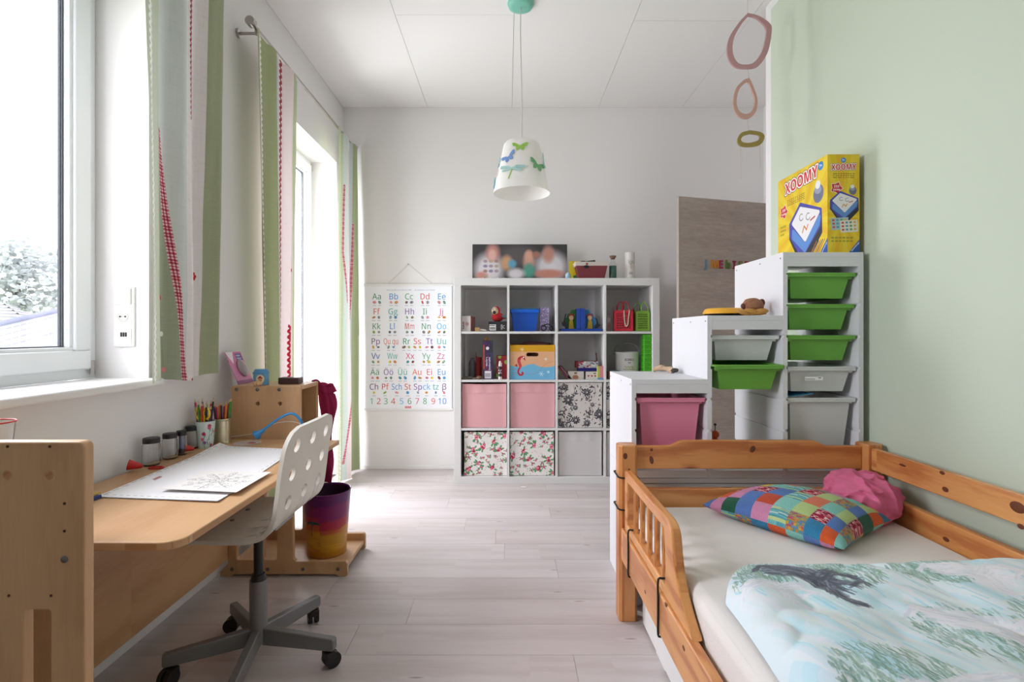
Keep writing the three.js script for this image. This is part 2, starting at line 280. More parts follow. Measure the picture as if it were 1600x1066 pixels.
// outside: lawn, neighbouring roof, tree
{
  const g = new THREE.PlaneGeometry(80, 80).rotateX(-Math.PI / 2).translate(-42, -3.2, 0);
  const o = struct('ground_outside', g, rgb(128, 140, 100, 0.95)); o.userData.kind = 'structure';
  const hx = -13.65, hd = 13.5, h = thing('neighbour_house', 'pale house with a light tiled hip roof seen through the window', 'house', [hx, -3.2, hd]);
  const A = V(-17.8, 0.7, 9.6), B = V(-9.4, 0.7, 11), C = V(-13.2, 0.7, 17), E = V(-19.5, 0.7, 16.5), R0 = V(-13.65, 1.93, 13.8), R1 = V(-14.6, 1.93, 14.0);
  obj('wall', [quadGeo([[A, B], [B, C], [C, E], [E, A]].map(([p, q]) => { const k = (v, y) => new THREE.Vector3(lerp(v.x, hx, 0.12), y, lerp(v.z, -hd, 0.12)); return [k(p, -3.2), k(q, -3.2), k(q, 0.78), k(p, 0.78)]; }))], rgb(232, 228, 222, 0.9), h);
  obj('roof', quadGeo([[A, B, R0, R1], [B, C, R0, R0], [C, E, R1, R0], [E, A, R1, R1]]), rgb(128, 128, 131, 0.85), h);
  const course = []; // courses of tiles as low steps up the two visible slopes
  for (let k = 0; k < 14; k++) { const t = k / 14, a = A.clone().lerp(R1, t), b = B.clone().lerp(R0, t), c = C.clone().lerp(R0, t); course.push(tube([a, b], 0.035, 1, 6), tube([b, c], 0.035, 1, 6)); }
  obj('tile_courses', course, rgb(122, 122, 126, 0.85), h).userData.kind = 'stuff';
  // lower roof close to the window with a dark ridge line and rows of tiles
  const T0 = V(PX(-160, 6.2), PY(543, 6.2), 6.2), T1 = V(PX(150, 9.5), PY(472, 9.5), 9.5), dn = new THREE.Vector3(1.5, -1.25, 0.6), rf = thing('tiled_roof', 'pale lower roof with rows of tiles and a dark ridge line outside the window', 'roof', [T0.x, -3.2, -T0.z]);
  const tiles = dtex(256, 256, (u, v) => { const row = Math.floor(v * 8), a = ((u * 8 + (row % 2) * 0.5) % 1), b = (v * 8) % 1, e = b < 0.16 && a > 0.2 ? 1 : 0; const c = e ? [108, 110, 118] : [127, 127, 131]; return c; }, { su: 3.2, sv: 2.2 });
  const dn2 = new THREE.Vector3(-1.9, -1.25, -0.8), add = (p, q) => p.clone().add(q), dropped = (p) => new THREE.Vector3(p.x, -3.2, p.z), a0 = add(T0, dn), a1 = add(T1, dn), b0 = add(T0, dn2), b1 = add(T1, dn2);
  obj('roof_slope', quadGeo([[T0, T1, a1, a0], [T0, T1, b1, b0]]), mat(0xffffff, 0.85, { map: tiles }), rf);
  obj('ridge', tube([T0, T1], 0.045, 1, 10), rgb(100, 103, 120, 0.8), rf);
  obj('wall', quadGeo([[a0, a1, dropped(a1), dropped(a0)], [b0, b1, dropped(b1), dropped(b0)], [a0, b0, dropped(b0), dropped(a0)], [a1, b1, dropped(b1), dropped(a1)], [a0, b0, T0, T0], [a1, b1, T1, T1]]), rgb(150, 149, 147, 0.9), rf);
  const tx = -20.6, td = 21.5, tr = thing('leafy_tree', 'pale leafy tree standing behind the neighbouring roof', 'tree', [tx, -3.2, td]);
  obj('trunk', cyl(0.25, 0.14, 6.4, tx, -3.2, td, 10), rgb(120, 105, 90, 0.9), tr);
  const leaf = new THREE.CircleGeometry(0.11, 5), q = [], r2 = mulberry(91);
  for (let i = 0; i < 3600; i++) { const a = r2() * 6.283, b = Math.acos(2 * r2() - 1), r = Math.cbrt(r2()) * (1 + 0.35 * Math.sin(a * 3) * Math.sin(b * 4)); q.push(leaf.clone().rotateX(r2() * 6).rotateY(r2() * 6).translate(tx + 2.3 * r * Math.sin(b) * Math.cos(a), 3.3 + 2.0 * r * Math.cos(b), -td + 2.3 * r * Math.sin(b) * Math.sin(a))); }
  obj('foliage', q, rgb(176, 182, 182, 0.8, { transmission: 0.3, thickness: 0 }), tr);
}

// ---------- curtains ----------
const ginghamDraw = (g, pts, w) => { // a red and white checked ribbon along a polyline
  for (let i = 0; i + 1 < pts.length; i++) {
    const [x0, y0] = pts[i], [x1, y1] = pts[i + 1], n = Math.ceil(Math.hypot(x1 - x0, y1 - y0) / 3);
    for (let k = 0; k < n; k++) { const x = lerp(x0, x1, k / n), y = lerp(y0, y1, k / n), row = Math.floor(y / 5) % 2; for (let c = 0; c < 5; c++) { g.fillStyle = row && c % 2 ? '#8e1730' : row || c % 2 ? '#c25a6c' : '#ead2d4'; g.fillRect(x - w / 2 + c * w / 5, y, w / 5 + 0.5, 4); } }
  }
};
const zigzag = (g, x, y0, y1, col, a = 4, step = 7, lw = 4) => { g.strokeStyle = col; g.lineWidth = lw; g.lineJoin = 'round'; g.beginPath(); let k = 0; for (let y = y0; y <= y1; y += step, k++) g[k ? 'lineTo' : 'moveTo'](x + (k % 2 ? a : -a), y); g.stroke(); };
const dots = (g, x, ys, cols, lean = 0) => { g.strokeStyle = 'rgba(150,110,90,0.7)'; g.lineWidth = 1.5; g.beginPath(); g.moveTo(x, ys[0] - 60); ys.forEach((y, i) => g.lineTo(x + lean * i, y)); g.stroke(); ys.forEach((y, i) => { g.fillStyle = cols[i % cols.length]; g.beginPath(); g.arc(x + lean * i, y, 8, 0, 7); g.fill(); }); };
const bands = (g, W, H, list) => list.forEach(([a, b, col]) => { g.fillStyle = col; g.fillRect(a * W, 0, (b - a) * W + 1, H); });
const weave = (g, W, H, seed) => { const r = mulberry(seed); for (let i = 0; i < 5200; i++) { g.fillStyle = r() < 0.5 ? 'rgba(255,255,255,0.07)' : 'rgba(70,80,60,0.05)'; if (r() < 0.6) g.fillRect(r() * W, r() * H, 18 + r() * 40, 1.2); else g.fillRect(r() * W, r() * H, 1.2, 20 + r() * 60); } };
const flower = (g, x, y) => { g.fillStyle = '#c01828'; for (const [a, b] of [[0, -7], [6, 2], [-6, 2], [2, 9]]) { g.beginPath(); g.arc(x + a, y + b, 5.5, 0, 7); g.fill(); } };
const curtainTex = [
  ctex(640, 1400, (g, W, H) => {
    bands(g, W, H, [[0, 0.2, '#c6cdb8'], [0.2, 0.44, '#d3d9d4'], [0.44, 0.72, '#eee7e6'], [0.72, 1, '#a7af8c']]);
    g.fillStyle = '#9ca48c'; g.beginPath(); g.moveTo(0.2 * W, 650); g.lineTo(0.45 * W, H); g.lineTo(0.2 * W, H); g.fill();
    ginghamDraw(g, [[0.21 * W, 640], [0.31 * W, 1000], [0.43 * W, H]], 30);
    dots(g, 0.24 * W, [1150, 1260, 1370], ['#c22a36', '#e7e4dd', '#e08a8c'], 14); dots(g, 0.5 * W, [1400], ['#c22a36']);
    zigzag(g, 0.53 * W, 0, 560, '#9c1c30', 9, 9, 9); zigzag(g, 0.645 * W, 900, H, '#a53046', 2, 8, 3); flower(g, 0.66 * W, 1060);
    zigzag(g, 0.045 * W, 0, H, '#f4f3ee', 9, 11, 12); zigzag(g, 0.94 * W, 0, H, '#f6f5ef', 9, 11, 12); weave(g, W, H, 3);
  }),
  ctex(640, 2048, (g, W, H) => {
    bands(g, W, H, [[0, 0.46, '#a9b286'], [0.46, 0.53, '#ced6d2'], [0.53, 0.60, '#efe9e4'], [0.60, 0.82, '#e3d4d2'], [0.82, 1, '#b0ba90']]);
    zigzag(g, 0.13 * W, 0, H, '#f6f5ee', 12, 12, 13); zigzag(g, 0.575 * W, 0, H, '#a3142c', 15, 13, 14); zigzag(g, 0.73 * W, 1150, H, '#a3142c', 15, 13, 14); dots(g, 0.75 * W, [900, 1200, 1500, 1640, 1760], ['#a3142c']); zigzag(g, 0.76 * W, 700, H, '#a3142c', 1, 10, 3); weave(g, W, H, 5);
  }),
  ctex(640, 2048, (g, W, H) => {
    bands(g, W, H, [[0, 0.34, '#bcc7a2'], [0.34, 0.45, '#ccd6d0'], [0.45, 0.66, '#e9dcd8'], [0.66, 0.78, '#cad3d1'], [0.78, 1, '#a6b186']]);
    ginghamDraw(g, [[0.36 * W, 300], [0.33 * W, 700], [0.42 * W, 1000]], 20); ginghamDraw(g, [[0.80 * W, 500], [0.74 * W, 1000], [0.62 * W, 1500], [0.36 * W, 1950]], 34);
    zigzag(g, 0.08 * W, 0, H, '#f6f5ee', 12, 12, 12); zigzag(g, 0.55 * W, 80, 1100, '#a3142c', 6, 9, 6); zigzag(g, 0.95 * W, 1200, H, '#f1f0e6', 5, 9, 5); flower(g, 0.56 * W, 860);
    dots(g, 0.17 * W, [640, 760, 880, 1000, 1180, 1300, 1420, 1560, 1800], ['#c9b23c', '#7e8e4c', '#c22a36', '#8ea052', '#d77a8c', '#c22a36'], 2); dots(g, 0.70 * W, [700, 1250, 1700, 1880], ['#b06070', '#d9c94e', '#e08a9c']); weave(g, W, H, 8);
  }),
];
function curtain(label, t, { d0, d1, y0, y1, x, amp, folds, phase = 0, flare = 0, sway = 0 }) {
  const g = gridGeo(170, 46, (u, v) => {
    const k = 1 - v, a = amp * (0.65 + 0.45 * k);
    const w = Math.sin(6.283 * folds * u + phase + 0.5 * Math.sin(k * 2.1 + u * 3)) + 0.3 * Math.sin(6.283 * folds * 2.1 * u + 1.3 + k * 1.2);
    const mid = (d0 + d1) / 2, D = mid + (lerp(d0, d1, u) - mid) * (1 + flare * k) + 0.004 * Math.cos(6.283 * folds * u + phase) + sway * k;
    return V(x + a * w + 0.012 * (fbm(u * 6, v * 5, 2) - 0.4) + flare * 0.10 * k, lerp(y0 + 0.008 * Math.sin(9 * u), y1 - 0.004 * Math.abs(w), v), D);
  });
  const m = mat(0xffffff, 0.95, { map: t, transmission: 0.18, thickness: 0 });
  return tag(obj('curtain', g, m), label, 'curtain', 'striped linen curtains');
}
curtain('short striped curtain with red gingham ribbon ending at the window sill', curtainTex[0], { d0: 1.705, d1: 2.255, y0: 0.915, y1: 2.60, x: -1.225, amp: 0.021, folds: 2.6, phase: 0.4, flare: -0.20, sway: 0.01 });
curtain('long striped green curtain with red rickrack behind the birch shelf box', curtainTex[1], { d0: 2.45, d1: 2.975, y0: 0.02, y1: 2.56, x: -1.205, amp: 0.016, folds: 2.6, phase: 1.2, flare: -0.32, sway: 0.09 });
curtain('long striped green curtain reaching the floor beside the alphabet poster', curtainTex[2], { d0: 3.63, d1: 4.085, y0: 0.012, y1: 2.57, x: -1.20, amp: 0.020, folds: 2.4, phase: 0.2, flare: 0.10, sway: -0.045 });
function rod(label, d0, d1, y) {
  const t = thing('curtain_rod', label, 'curtain rod', [-1.22, y, d0], { group: 'steel curtain rods' });
  obj('pole', new THREE.CylinderGeometry(0.0085, 0.0085, d1 - d0, 16).rotateX(Math.PI / 2).translate(-1.22, y, -(d0 + d1) / 2), M.chrome, t);
  for (const d of [d0, d1]) obj('finial', new THREE.CylinderGeometry(0.022, 0.022, 0.03, 24).rotateX(Math.PI / 2).translate(-1.22, y, -d), M.chrome, t);
  for (const d of [d0 + 0.06, d1 - 0.06]) obj('bracket', [new THREE.CylinderGeometry(0.007, 0.007, 0.1, 12).rotateZ(Math.PI / 2).translate(-1.265, y - 0.02, -d), new THREE.CylinderGeometry(0.022, 0.022, 0.012, 24).rotateZ(Math.PI / 2).translate(-1.308, y - 0.02, -d), new THREE.CylinderGeometry(0.011, 0.011, 0.03, 16).translate(-1.22, y - 0.012, -d)], M.chrome, t);
}
rod('steel curtain rod with round end knobs over the glass door', 2.44, 4.085, 2.575);
rod('steel curtain rod over the window with the sill', 0.1, 2.20, 2.595);

// ---------- desk ----------
{
  const XF = -0.738, YT = 0.62, t = thing('kids_desk', 'birch plywood childrens desk with end panels along the window wall', 'desk', [-1.0, 0, 1.7]);
  const top = new THREE.Shape(); // plan outline in x, depth
  top.moveTo(-1.288, 1.15); top.lineTo(XF - 0.045, 1.15); top.absarc(XF - 0.045, 1.195, 0.045, -Math.PI / 2, 0); top.lineTo(XF, 2.254); top.lineTo(-1.288, 2.285); top.closePath();
  obj('desktop', extr(top, 0.02, 0.003, 6).rotateX(-Math.PI / 2).translate(0, YT - 0.02, 0), M.birch, t, 'z');
  obj('desktop_edge', gridGeo(60, 1, (u, v) => { const p = top.getPointAt(clamp(u * 0.62 + 0.13)); return V(p.x + (p.x > -0.8 ? 0.0004 : 0), YT - 0.003 - 0.014 * (1 - v), p.y - (p.y < 1.16 ? 0.0004 : 0)); }), M.plyEdge, t);
  // near end panel with holes and slot
  const np = rrect(-1.285, 0, -0.728, 0.903, 0.012);
  for (const x of [PX(13, 0.885), PX(79, 0.885)]) np.holes.push(circ(x, PY(743, 0.885), 0.0068));
  np.holes.push(rrect(PX(38, 0.885), 0.06, PX(81, 0.885), PY(952, 0.885), 0.006, THREE.Path)); np.holes.push(rrect(-1.20, 0.06, -1.04, PY(952, 0.885), 0.006, THREE.Path));
  obj('end_panel', extr(np, 0.022, 0.003, 14).translate(0, 0, -0.904), M.birch, t, 'y');
  obj('inner_panel', [box(-1.285, -0.965, 0.02, 0.75, 1.128, 1.15, 0.003), box(-1.285, -0.965, 0.755, 0.775, 0.904, 1.15, 0.003)], M.birch, t, 'y');
  for (const [px, py] of [[12, 698], [78, 698], [101, 787], [101, 830], [14, 931], [80, 931]]) obj('screw_hole', new THREE.CylinderGeometry(0.0024, 0.0024, 0.001, 12).rotateX(Math.PI / 2).translate(PX(px, 0.882), PY(py, 0.882), -0.8816), M.hole, t);
  obj('bolt', lathe([[0, 0.003], [0.0022, 0.003], [0.0025, 0.0015], [0.0055, 0.002], [0.006, 0]], 0, 0, 0, 20).rotateX(Math.PI / 2).translate(PX(101, 0.882), PY(874, 0.882), -0.882), M.screw, t);
  obj('modesty_panel', box(-1.268, -1.248, 0.075, 0.60, 1.15, 2.292, 0.002), M.birch, t, 'z');
  obj('bracket', box(-1.245, -0.955, 0.53, 0.60, 1.155, 1.175, 0.002), M.birchEdge, t);
  // far end unit: panel with slots and wide foot, second panel, low shelf, open box on top
  const fp = shapeOf([[-1.285, 0.0], [-1.235, 0.0], [-1.225, 0.010], [-0.765, 0.010], [-0.755, 0.0], [-0.722, 0.0], [-0.714, 0.008], [-0.714, 0.058], [-0.722, 0.068], [-0.945, 0.068], [-0.957, 0.08], [-0.957, 0.60], [-0.926, 0.62], [-0.926, 0.846], [-0.934, 0.854], [-1.228, 0.854], [-1.236, 0.846], [-1.236, 0.62], [-1.25, 0.60], [-1.25, 0.06], [-1.285, 0.02]]);
  fp.holes.push(rrect(-1.211, 0.075, -1.104, 0.56, 0.01, THREE.Path), rrect(-1.087, 0.075, -1.03, 0.56, 0.01, THREE.Path));
  for (const px of [362, 402, 437]) fp.holes.push(circ(PX(px, 2.29), PY(631, 2.29), 0.0085));
  const fg = extr(fp, 0.022, 0.003, 10);
  obj('far_panel', fg.clone().translate(0, 0, -2.314), M.birch, t, 'y');
  const rp = shapeOf([[-1.285, 0.0], [-1.235, 0.0], [-1.225, 0.010], [-0.765, 0.010], [-0.755, 0.0], [-0.722, 0.0], [-0.714, 0.008], [-0.714, 0.072], [-0.722, 0.082], [-0.945, 0.082], [-0.957, 0.09], [-0.957, 0.58], [-1.25, 0.58], [-1.25, 0.06], [-1.285, 0.02]]);
  rp.holes.push(rrect(-1.211, 0.1, -1.104, 0.56, 0.01, THREE.Path), rrect(-1.087, 0.1, -1.03, 0.56, 0.01, THREE.Path));
  obj('rear_panel', [extr(rp, 0.022, 0.003).translate(0, 0, -2.60), box(-1.236, -0.926, 0.58, 0.854, 2.494, 2.516, 0.004)], M.birch, t, 'y');
  obj('low_shelf', box(-1.25, -0.72, 0.030, 0.050, 2.314, 2.578, 0.002), M.birch, t, 'x');
  obj('box_top', box(-1.236, -0.926, 0.836, 0.854, 2.314, 2.494), M.birch, t, 'x');
  obj('box_shelf', [box(-1.236, -0.926, 0.60, 0.618, 2.314, 2.494), box(-1.236, -1.05, 0.618, 0.836, 2.42, 2.432)], M.birch, t, 'x');
  for (const px of [369, 402, 436]) obj('bolt', lathe([[0, 0.004], [0.003, 0.004], [0.0075, 0.002], [0.008, 0]], 0, 0, 0, 20).rotateX(Math.PI / 2).translate(PX(px, 2.29), PY(609, 2.29), -2.2915), M.screw, t);
  for (const px of [362, 418, 473, 528]) obj('bolt', lathe([[0, 0.004], [0.003, 0.004], [0.0075, 0.002], [0.008, 0]], 0, 0, 0, 20).rotateX(Math.PI / 2).translate(PX(px, 2.29), 0.034, -2.2915), M.screw, t);
}
// ---------- swivel chair ----------
{
  const cx = -0.825, cd = 1.70, t = thing('swivel_chair', 'white plywood swivel chair with round holes in its back pushed under the desk', 'chair', [cx, 0, cd]);
  const prof = new THREE.CatmullRomCurve3([[-1.07, 0.452], [-1.02, 0.472], [-0.92, 0.480], [-0.82, 0.480], [-0.755, 0.483], [-0.712, 0.497], [-0.688, 0.532], [-0.675, 0.59], [-0.662, 0.67], [-0.650, 0.74], [-0.638, 0.803]].map(([a, b]) => new THREE.Vector3(a, b, 0)), false, 'centripetal'), L = prof.getLength();
  const hw = 0.205, sh = new THREE.Shape();
  const w = (s) => hw * (0.93 + 0.07 * Math.sin(Math.min(1, s / (0.5 * L)) * 1.57)) - (s > 0.6 * L ? 0.004 : 0);
  const edge = []; for (let i = 0; i <= 60; i++) { const s = L * i / 60, r = 0.075, e = Math.min(s, L - s); let q = w(s); if (e < r) q -= r - Math.sqrt(r * r - (r - e) ** 2); edge.push([s, q]); }
  [...edge, ...edge.slice().reverse().map(([s, q]) => [s, -q])].forEach(([s, q], i) => i ? sh.lineTo(s, q) : sh.moveTo(s, q));
  const hs = [0.572, 0.659, 0.746].map((y) => { let b = 0; for (let i = 0; i <= 400; i++) { const p = prof.getPointAt(i / 400); if (p.y <= y) b = i / 400 * L; } return b; });
  for (const s of hs) for (const z of [-0.125, 0, 0.125]) sh.holes.push(circ(s, z, 0.0215));
  let g = new THREE.ExtrudeGeometry(sh, { depth: 0.012, bevelEnabled: false, curveSegments: 10 });
  g = new TessellateModifier(0.028, 7).modify(g.index ? g.toNonIndexed() : g);
  const p = g.attributes.position, up = new THREE.Vector3(0, 0, 1);
  for (let i = 0; i < p.count; i++) {
    const s = clamp(p.getX(i) / L), a = prof.getPointAt(s), tg = prof.getTangentAt(s), n = up.clone().cross(tg).normalize(), k = p.getZ(i) - 0.006, z = p.getY(i);
    const bow = lerp(-0.1, 0.12, smooth(clamp((s - 0.45) / 0.4))) * z * z;                   // the back wraps a little round the sitter
    a.addScaledVector(n, k + bow); p.setXYZ(i, a.x, a.y, z - cd);
  }
  g.deleteAttribute('normal'); g = toCreasedNormals(mergeVertices(g, 1e-5).toNonIndexed(), 0.6);
  obj('seat_shell', g, rgb(222, 217, 206, 0.4), t);
  obj('seat_mount', [box(cx - 0.08, cx + 0.09, 0.458, 0.474, cd - 0.07, cd + 0.07, 0.005)], M.grey, t);
  for (const [dx, dz] of [[-0.06, -0.05], [-0.06, 0.05], [0.07, -0.05], [0.07, 0.05]]) obj('seat_bolt', cyl(0.007, 0.006, 0.003, cx + dx, 0.4865, cd + dz, 14), M.screw, t);
  obj('gas_spring', [cyl(0.0145, 0.0145, 0.21, cx, 0.25, cd), cyl(0.024, 0.02, 0.02, cx, 0.272, cd)], M.black, t);
  obj('column', cyl(0.0275, 0.0275, 0.205, cx, 0.068, cd, 28), M.grey, t);
  for (const deg of [-7, 66, 134, 206, 280]) {
    const a = deg * Math.PI / 180, c = Math.cos(a), s = Math.sin(a);
    const arm = extr(shapeOf([[0.02, 0.062], [0.262, 0.058], [0.268, 0.064], [0.268, 0.092], [0.262, 0.098], [0.02, 0.118]]), 0.026, 0.004).translate(0, 0, -0.013).rotateY(a).translate(cx, 0, -cd);
    const am = obj('base_arm', arm, M.grey, t);
    const ex = cx + c * 0.243, ed = cd + s * 0.243, turn = a + 0.9;
    obj('caster', [cyl(0.005, 0.005, 0.02, ex, 0.045, ed, 10), ...[-1, 1].map((q) => new THREE.CylinderGeometry(0.0255, 0.0255, 0.015, 22).rotateX(Math.PI / 2).translate(0.012, 0.0255, q * 0.0115).rotateY(turn).translate(ex, 0, -ed)),
      new RoundedBoxGeometry(0.032, 0.024, 0.04, 2, 0.005).translate(0.003, 0.041, 0).rotateY(turn).translate(ex, 0, -ed)], M.black, am);
  }
}
// ---------- things on and by the desk ----------
const DY = 0.62, onDesk = (px, py) => { const D = (EYE - DY) * F / (py - CY); return [PX(px, D), DY, D]; };
{
  const lid = rgb(30, 29, 31, 0.45);
  const jars = [[234, 727, 0.029, 0.092, 'empty clear glass jar with black lid beside the red clip by the wall', 0], [263, 717, 0.026, 0.09, 'clear glass jar with black lid touching the slim jar', 0], [281, 711, 0.019, 0.088, 'slim glass jar with a blue grey tube inside', 1], [297, 701, 0.025, 0.086, 'clear glass jar with black lid beside the floral pencil cup', 0]];
  for (const [px, py, r, h, label, inside] of jars) {
    let [x, y, D] = onDesk(px, py); x += 0.006; x = Math.max(x, XL + r + 0.004);
    const t = thing('glass_jar', label, 'jar', [x, y, D], { group: 'glass jars along the wall' });
    obj('glass_body', lathe([[0, 0.001], [r * 0.86, 0.001], [r, 0.008], [r, h - 0.022], [r * 0.86, h - 0.012], [r * 0.84, h], [r * 0.84 - 0.002, h], [r * 0.86 - 0.002, h - 0.012], [r - 0.0022, h - 0.023], [r - 0.0022, 0.009], [r * 0.84, 0.0045], [0, 0.0045]], x, y, D, 40), M.jar, t);
    obj('lid', lathe([[0, h + 0.006], [r * 0.88, h + 0.006], [r * 0.92, h + 0.003], [r * 0.92, h - 0.012], [r * 0.86, h - 0.012]], x, y, D, 36), lid, t);
    if (inside) obj('tube', [cyl(0.009, 0.009, 0.055, x, y + 0.025, D, 16)], rgb(112, 124, 165, 0.5), t), obj('tube_cap', cyl(0.010, 0.010, 0.02, x, y + 0.004, D, 16), rgb(70, 66, 70, 0.6), t);
  }
  const clip = (px, py, s, label, ring) => {
    const [x, y, D] = onDesk(px, py), t = thing('red_scoop', label, 'plastic toy', [x, y, D], { group: 'red plastic scoops' });
    obj('cone', lathe([[0.006 * s, 0], [0.008 * s, 0.004], [0.017 * s, 0.038 * s], [0.0185 * s, 0.04 * s], [0.0165 * s, 0.038 * s], [0.006 * s, 0.004]], 0, 0, 0, 20).rotateZ(1.35).rotateY(0.4).translate(x + 0.018, y + 0.018 * s, -D), M.red, t);
    if (ring) obj('ring', new THREE.TorusGeometry(0.020, 0.0028, 8, 30).rotateX(Math.PI / 2).scale(1.2, 1, 0.7).translate(x + 0.042, y + 0.004, -D - 0.035), M.red, t);
  };
  clip(214, 737, 1.0, 'red plastic scoop with a ring lying before the empty jar', true);
  clip(296, 708, 0.85, 'red plastic scoop lying before the jar next to the pencil cup', false);
  // floral cup and tin can with pencils
  const cupTex = ctex(1024, 512, (g, W, H) => {
    g.fillStyle = '#d8e6e4'; g.fillRect(0, 0, W, H); const r = mulberry(12);
    for (let i = 0; i < 34; i++) { const x = r() * W, y = H * (0.15 + 0.85 * r()); g.strokeStyle = ['#1f6a52', '#2d8a70', '#22503c', '#3fa596'][i % 4]; g.lineWidth = 9; g.beginPath(); g.moveTo(x, y + 110); g.quadraticCurveTo(x + (r() - 0.5) * 90, y + 50, x + (r() - 0.5) * 60, y); g.stroke(); if (i % 2) { g.fillStyle = ['#c22558', '#d8456c', '#8a6aa8', '#e27aa0'][(i >> 1) % 4]; for (let k = 0; k < 6; k++) { g.beginPath(); g.ellipse(x + 20 * Math.cos(k), y + 20 * Math.sin(k * 1.05), 18, 12, k, 0, 7); g.fill(); } } }
  });
  const pencil = (color, label, x, y, D, len, tiltX, tiltD, group) => {
    const t = thing('coloured_pencil', label, 'pencil', [x, y, D], { local: true, group });
    obj('shaft', new THREE.CylinderGeometry(0.0037, 0.0037, len - 0.014, 6).translate(0, (len - 0.014) / 2, 0), color, t);
    const tip = obj('sharpened_tip', new THREE.CylinderGeometry(0.0012, 0.0037, 0.012, 6).translate(0, len - 0.008, 0), rgb(214, 178, 130, 0.6), t);
    obj('lead', new THREE.CylinderGeometry(0.0003, 0.0012, 0.004, 6).translate(0, len, 0), color, tip);
    t.rotation.set(-tiltD, 0, -tiltX);
  };
  const pc = { red: rgb(196, 30, 44, 0.4), green: rgb(54, 140, 54, 0.4), blue: rgb(48, 116, 176, 0.4), orange: rgb(226, 116, 34, 0.4), purple: rgb(96, 54, 110, 0.4), brown: rgb(150, 100, 56, 0.5), black: rgb(36, 34, 38, 0.4), magenta: rgb(190, 36, 92, 0.4) };
  const [ux, uy, uD] = onDesk(321, 699), [tx, ty, tD] = onDesk(348, 693);
  const cup = thing('pencil_cup', 'white tapered cup printed with tulips and green leaves holding pencils', 'cup', [ux, uy, uD]);
  obj('cup_body', heightUV(lathe([[0, 0.003], [0.028, 0.003], [0.029, 0], [0.0365, 0.107], [0.0385, 0.110], [0.0345, 0.108], [0.027, 0.006], [0, 0.005]], ux, uy, uD, 40), uy, 0.11), mat(0xffffff, 0.3, { map: cupTex }), cup);
  const can = thing('tin_can', 'ribbed metal tin can holding coloured pencils', 'can', [tx, ty, tD]);
  { const pr = [[0, 0.002], [0.031, 0.002], [0.033, 0]]; for (let i = 0; i <= 28; i++) pr.push([0.0318 + 0.0008 * Math.cos(i * Math.PI), 0.012 + i * 0.0031]); pr.push([0.0335, 0.105], [0.0335, 0.108], [0.0305, 0.106], [0.0305, 0.01], [0, 0.006]); obj('can_body', lathe(pr, tx, ty, tD, 40), rgb(206, 200, 170, 0.3, { metalness: 0.9 }), can); }
  const r = mulberry(44), names = Object.keys(pc);
  const cupSet = ['blue', 'brown', 'black', 'red', 'green', 'purple', 'red', 'magenta', 'brown', 'green', 'red', 'black', 'purple'], canSet = ['green', 'green', 'red', 'magenta', 'orange', 'blue', 'purple', 'red', 'black', 'orange'];
  cupSet.forEach((c, i) => { const a = i / cupSet.length * 6.283, q = 0.013 + 0.007 * r(), tx2 = i === 0 ? -0.16 : i === 1 ? -0.11 : 0.10 * Math.cos(a), td = 0.09 * Math.sin(a); pencil(pc[c], `${c} pencil standing in the floral cup`, ux + q * Math.cos(a), uy + 0.007, uD + q * Math.sin(a), i < 2 ? 0.165 : 0.165 + 0.035 * r(), tx2, td, `${c} pencils in the floral cup`); });
  canSet.forEach((c, i) => { const a = i / canSet.length * 6.283, q = 0.012 + 0.007 * r(); pencil(pc[c], `${c} pencil standing in the tin can`, tx + q * Math.cos(a), ty + 0.008, tD + q * Math.sin(a), 0.155 + 0.03 * r(), 0.1 * Math.cos(a), 0.1 * Math.sin(a), `${c} pencils in the tin can`); });
  const sc = thing('scissors', 'yellow handled scissors standing in the floral cup', 'scissors', [ux + 0.002, uy + 0.02, uD - 0.021], { local: true }), yel = rgb(232, 196, 30, 0.35);
  for (const s of [-1, 1]) { const b = obj('handle', [new THREE.TorusGeometry(0.0155, 0.004, 10, 26).scale(0.78, 1.35, 1).translate(s * 0.0155, 0.122, 0), new THREE.CylinderGeometry(0.0035, 0.0045, 0.045, 10).rotateZ(s * 0.16).translate(s * 0.007, 0.082, 0)], yel, sc); obj('blade', new THREE.BoxGeometry(0.008, 0.075, 0.0015).rotateZ(-s * 0.05).translate(s * 0.002, 0.038, s * 0.001), M.chrome, b); }
  // papers
  const sheet = (name, label, cat, c, y, texture, th, bend) => { const g1 = gridGeo(24, 24, (u, v) => { const a = lerp(lerp(c[0][0], c[1][0], u), lerp(c[3][0], c[2][0], u), v), d = lerp(lerp(c[0][1], c[1][1], u), lerp(c[3][1], c[2][1], u), v); return V(a, y + (bend ? bend(u, v) : 0), d); }), g2 = g1.clone().translate(0, -th, 0); return tag(obj(name, [g1, g2], mat(0xffffff, 0.8, { map: texture })), label, cat); };
  const bigTex = ctex(1024, 1024, (g, W, H) => { g.fillStyle = '#f0eff0'; g.fillRect(0, 0, W, H); g.fillStyle = 'rgba(120,120,130,0.75)'; const q = mulberry(5); for (let i = 0; i < 16; i++) { g.fillRect(22, 60 + i * 60, 4 + q() * 8, 38); g.fillRect(44, 60 + i * 60, 4, 30 * q()); g.fillRect(W - 40, 40 + i * 60, 5, 36); g.fillRect(40 + i * 60, H - 34, 34, 4); g.fillRect(40 + i * 60, 24, 34, 4); } for (let i = 0; i < 26; i++) { g.fillStyle = 'rgba(130,130,140,0.6)'; g.fillRect(70 + q() * 30, 130 + i * 20, 5, 12); } g.fillStyle = '#b8574a'; g.fillRect(130, 690, 26, 60); g.fillStyle = '#8c8c90'; g.fillRect(160, 700, 14, 60); });
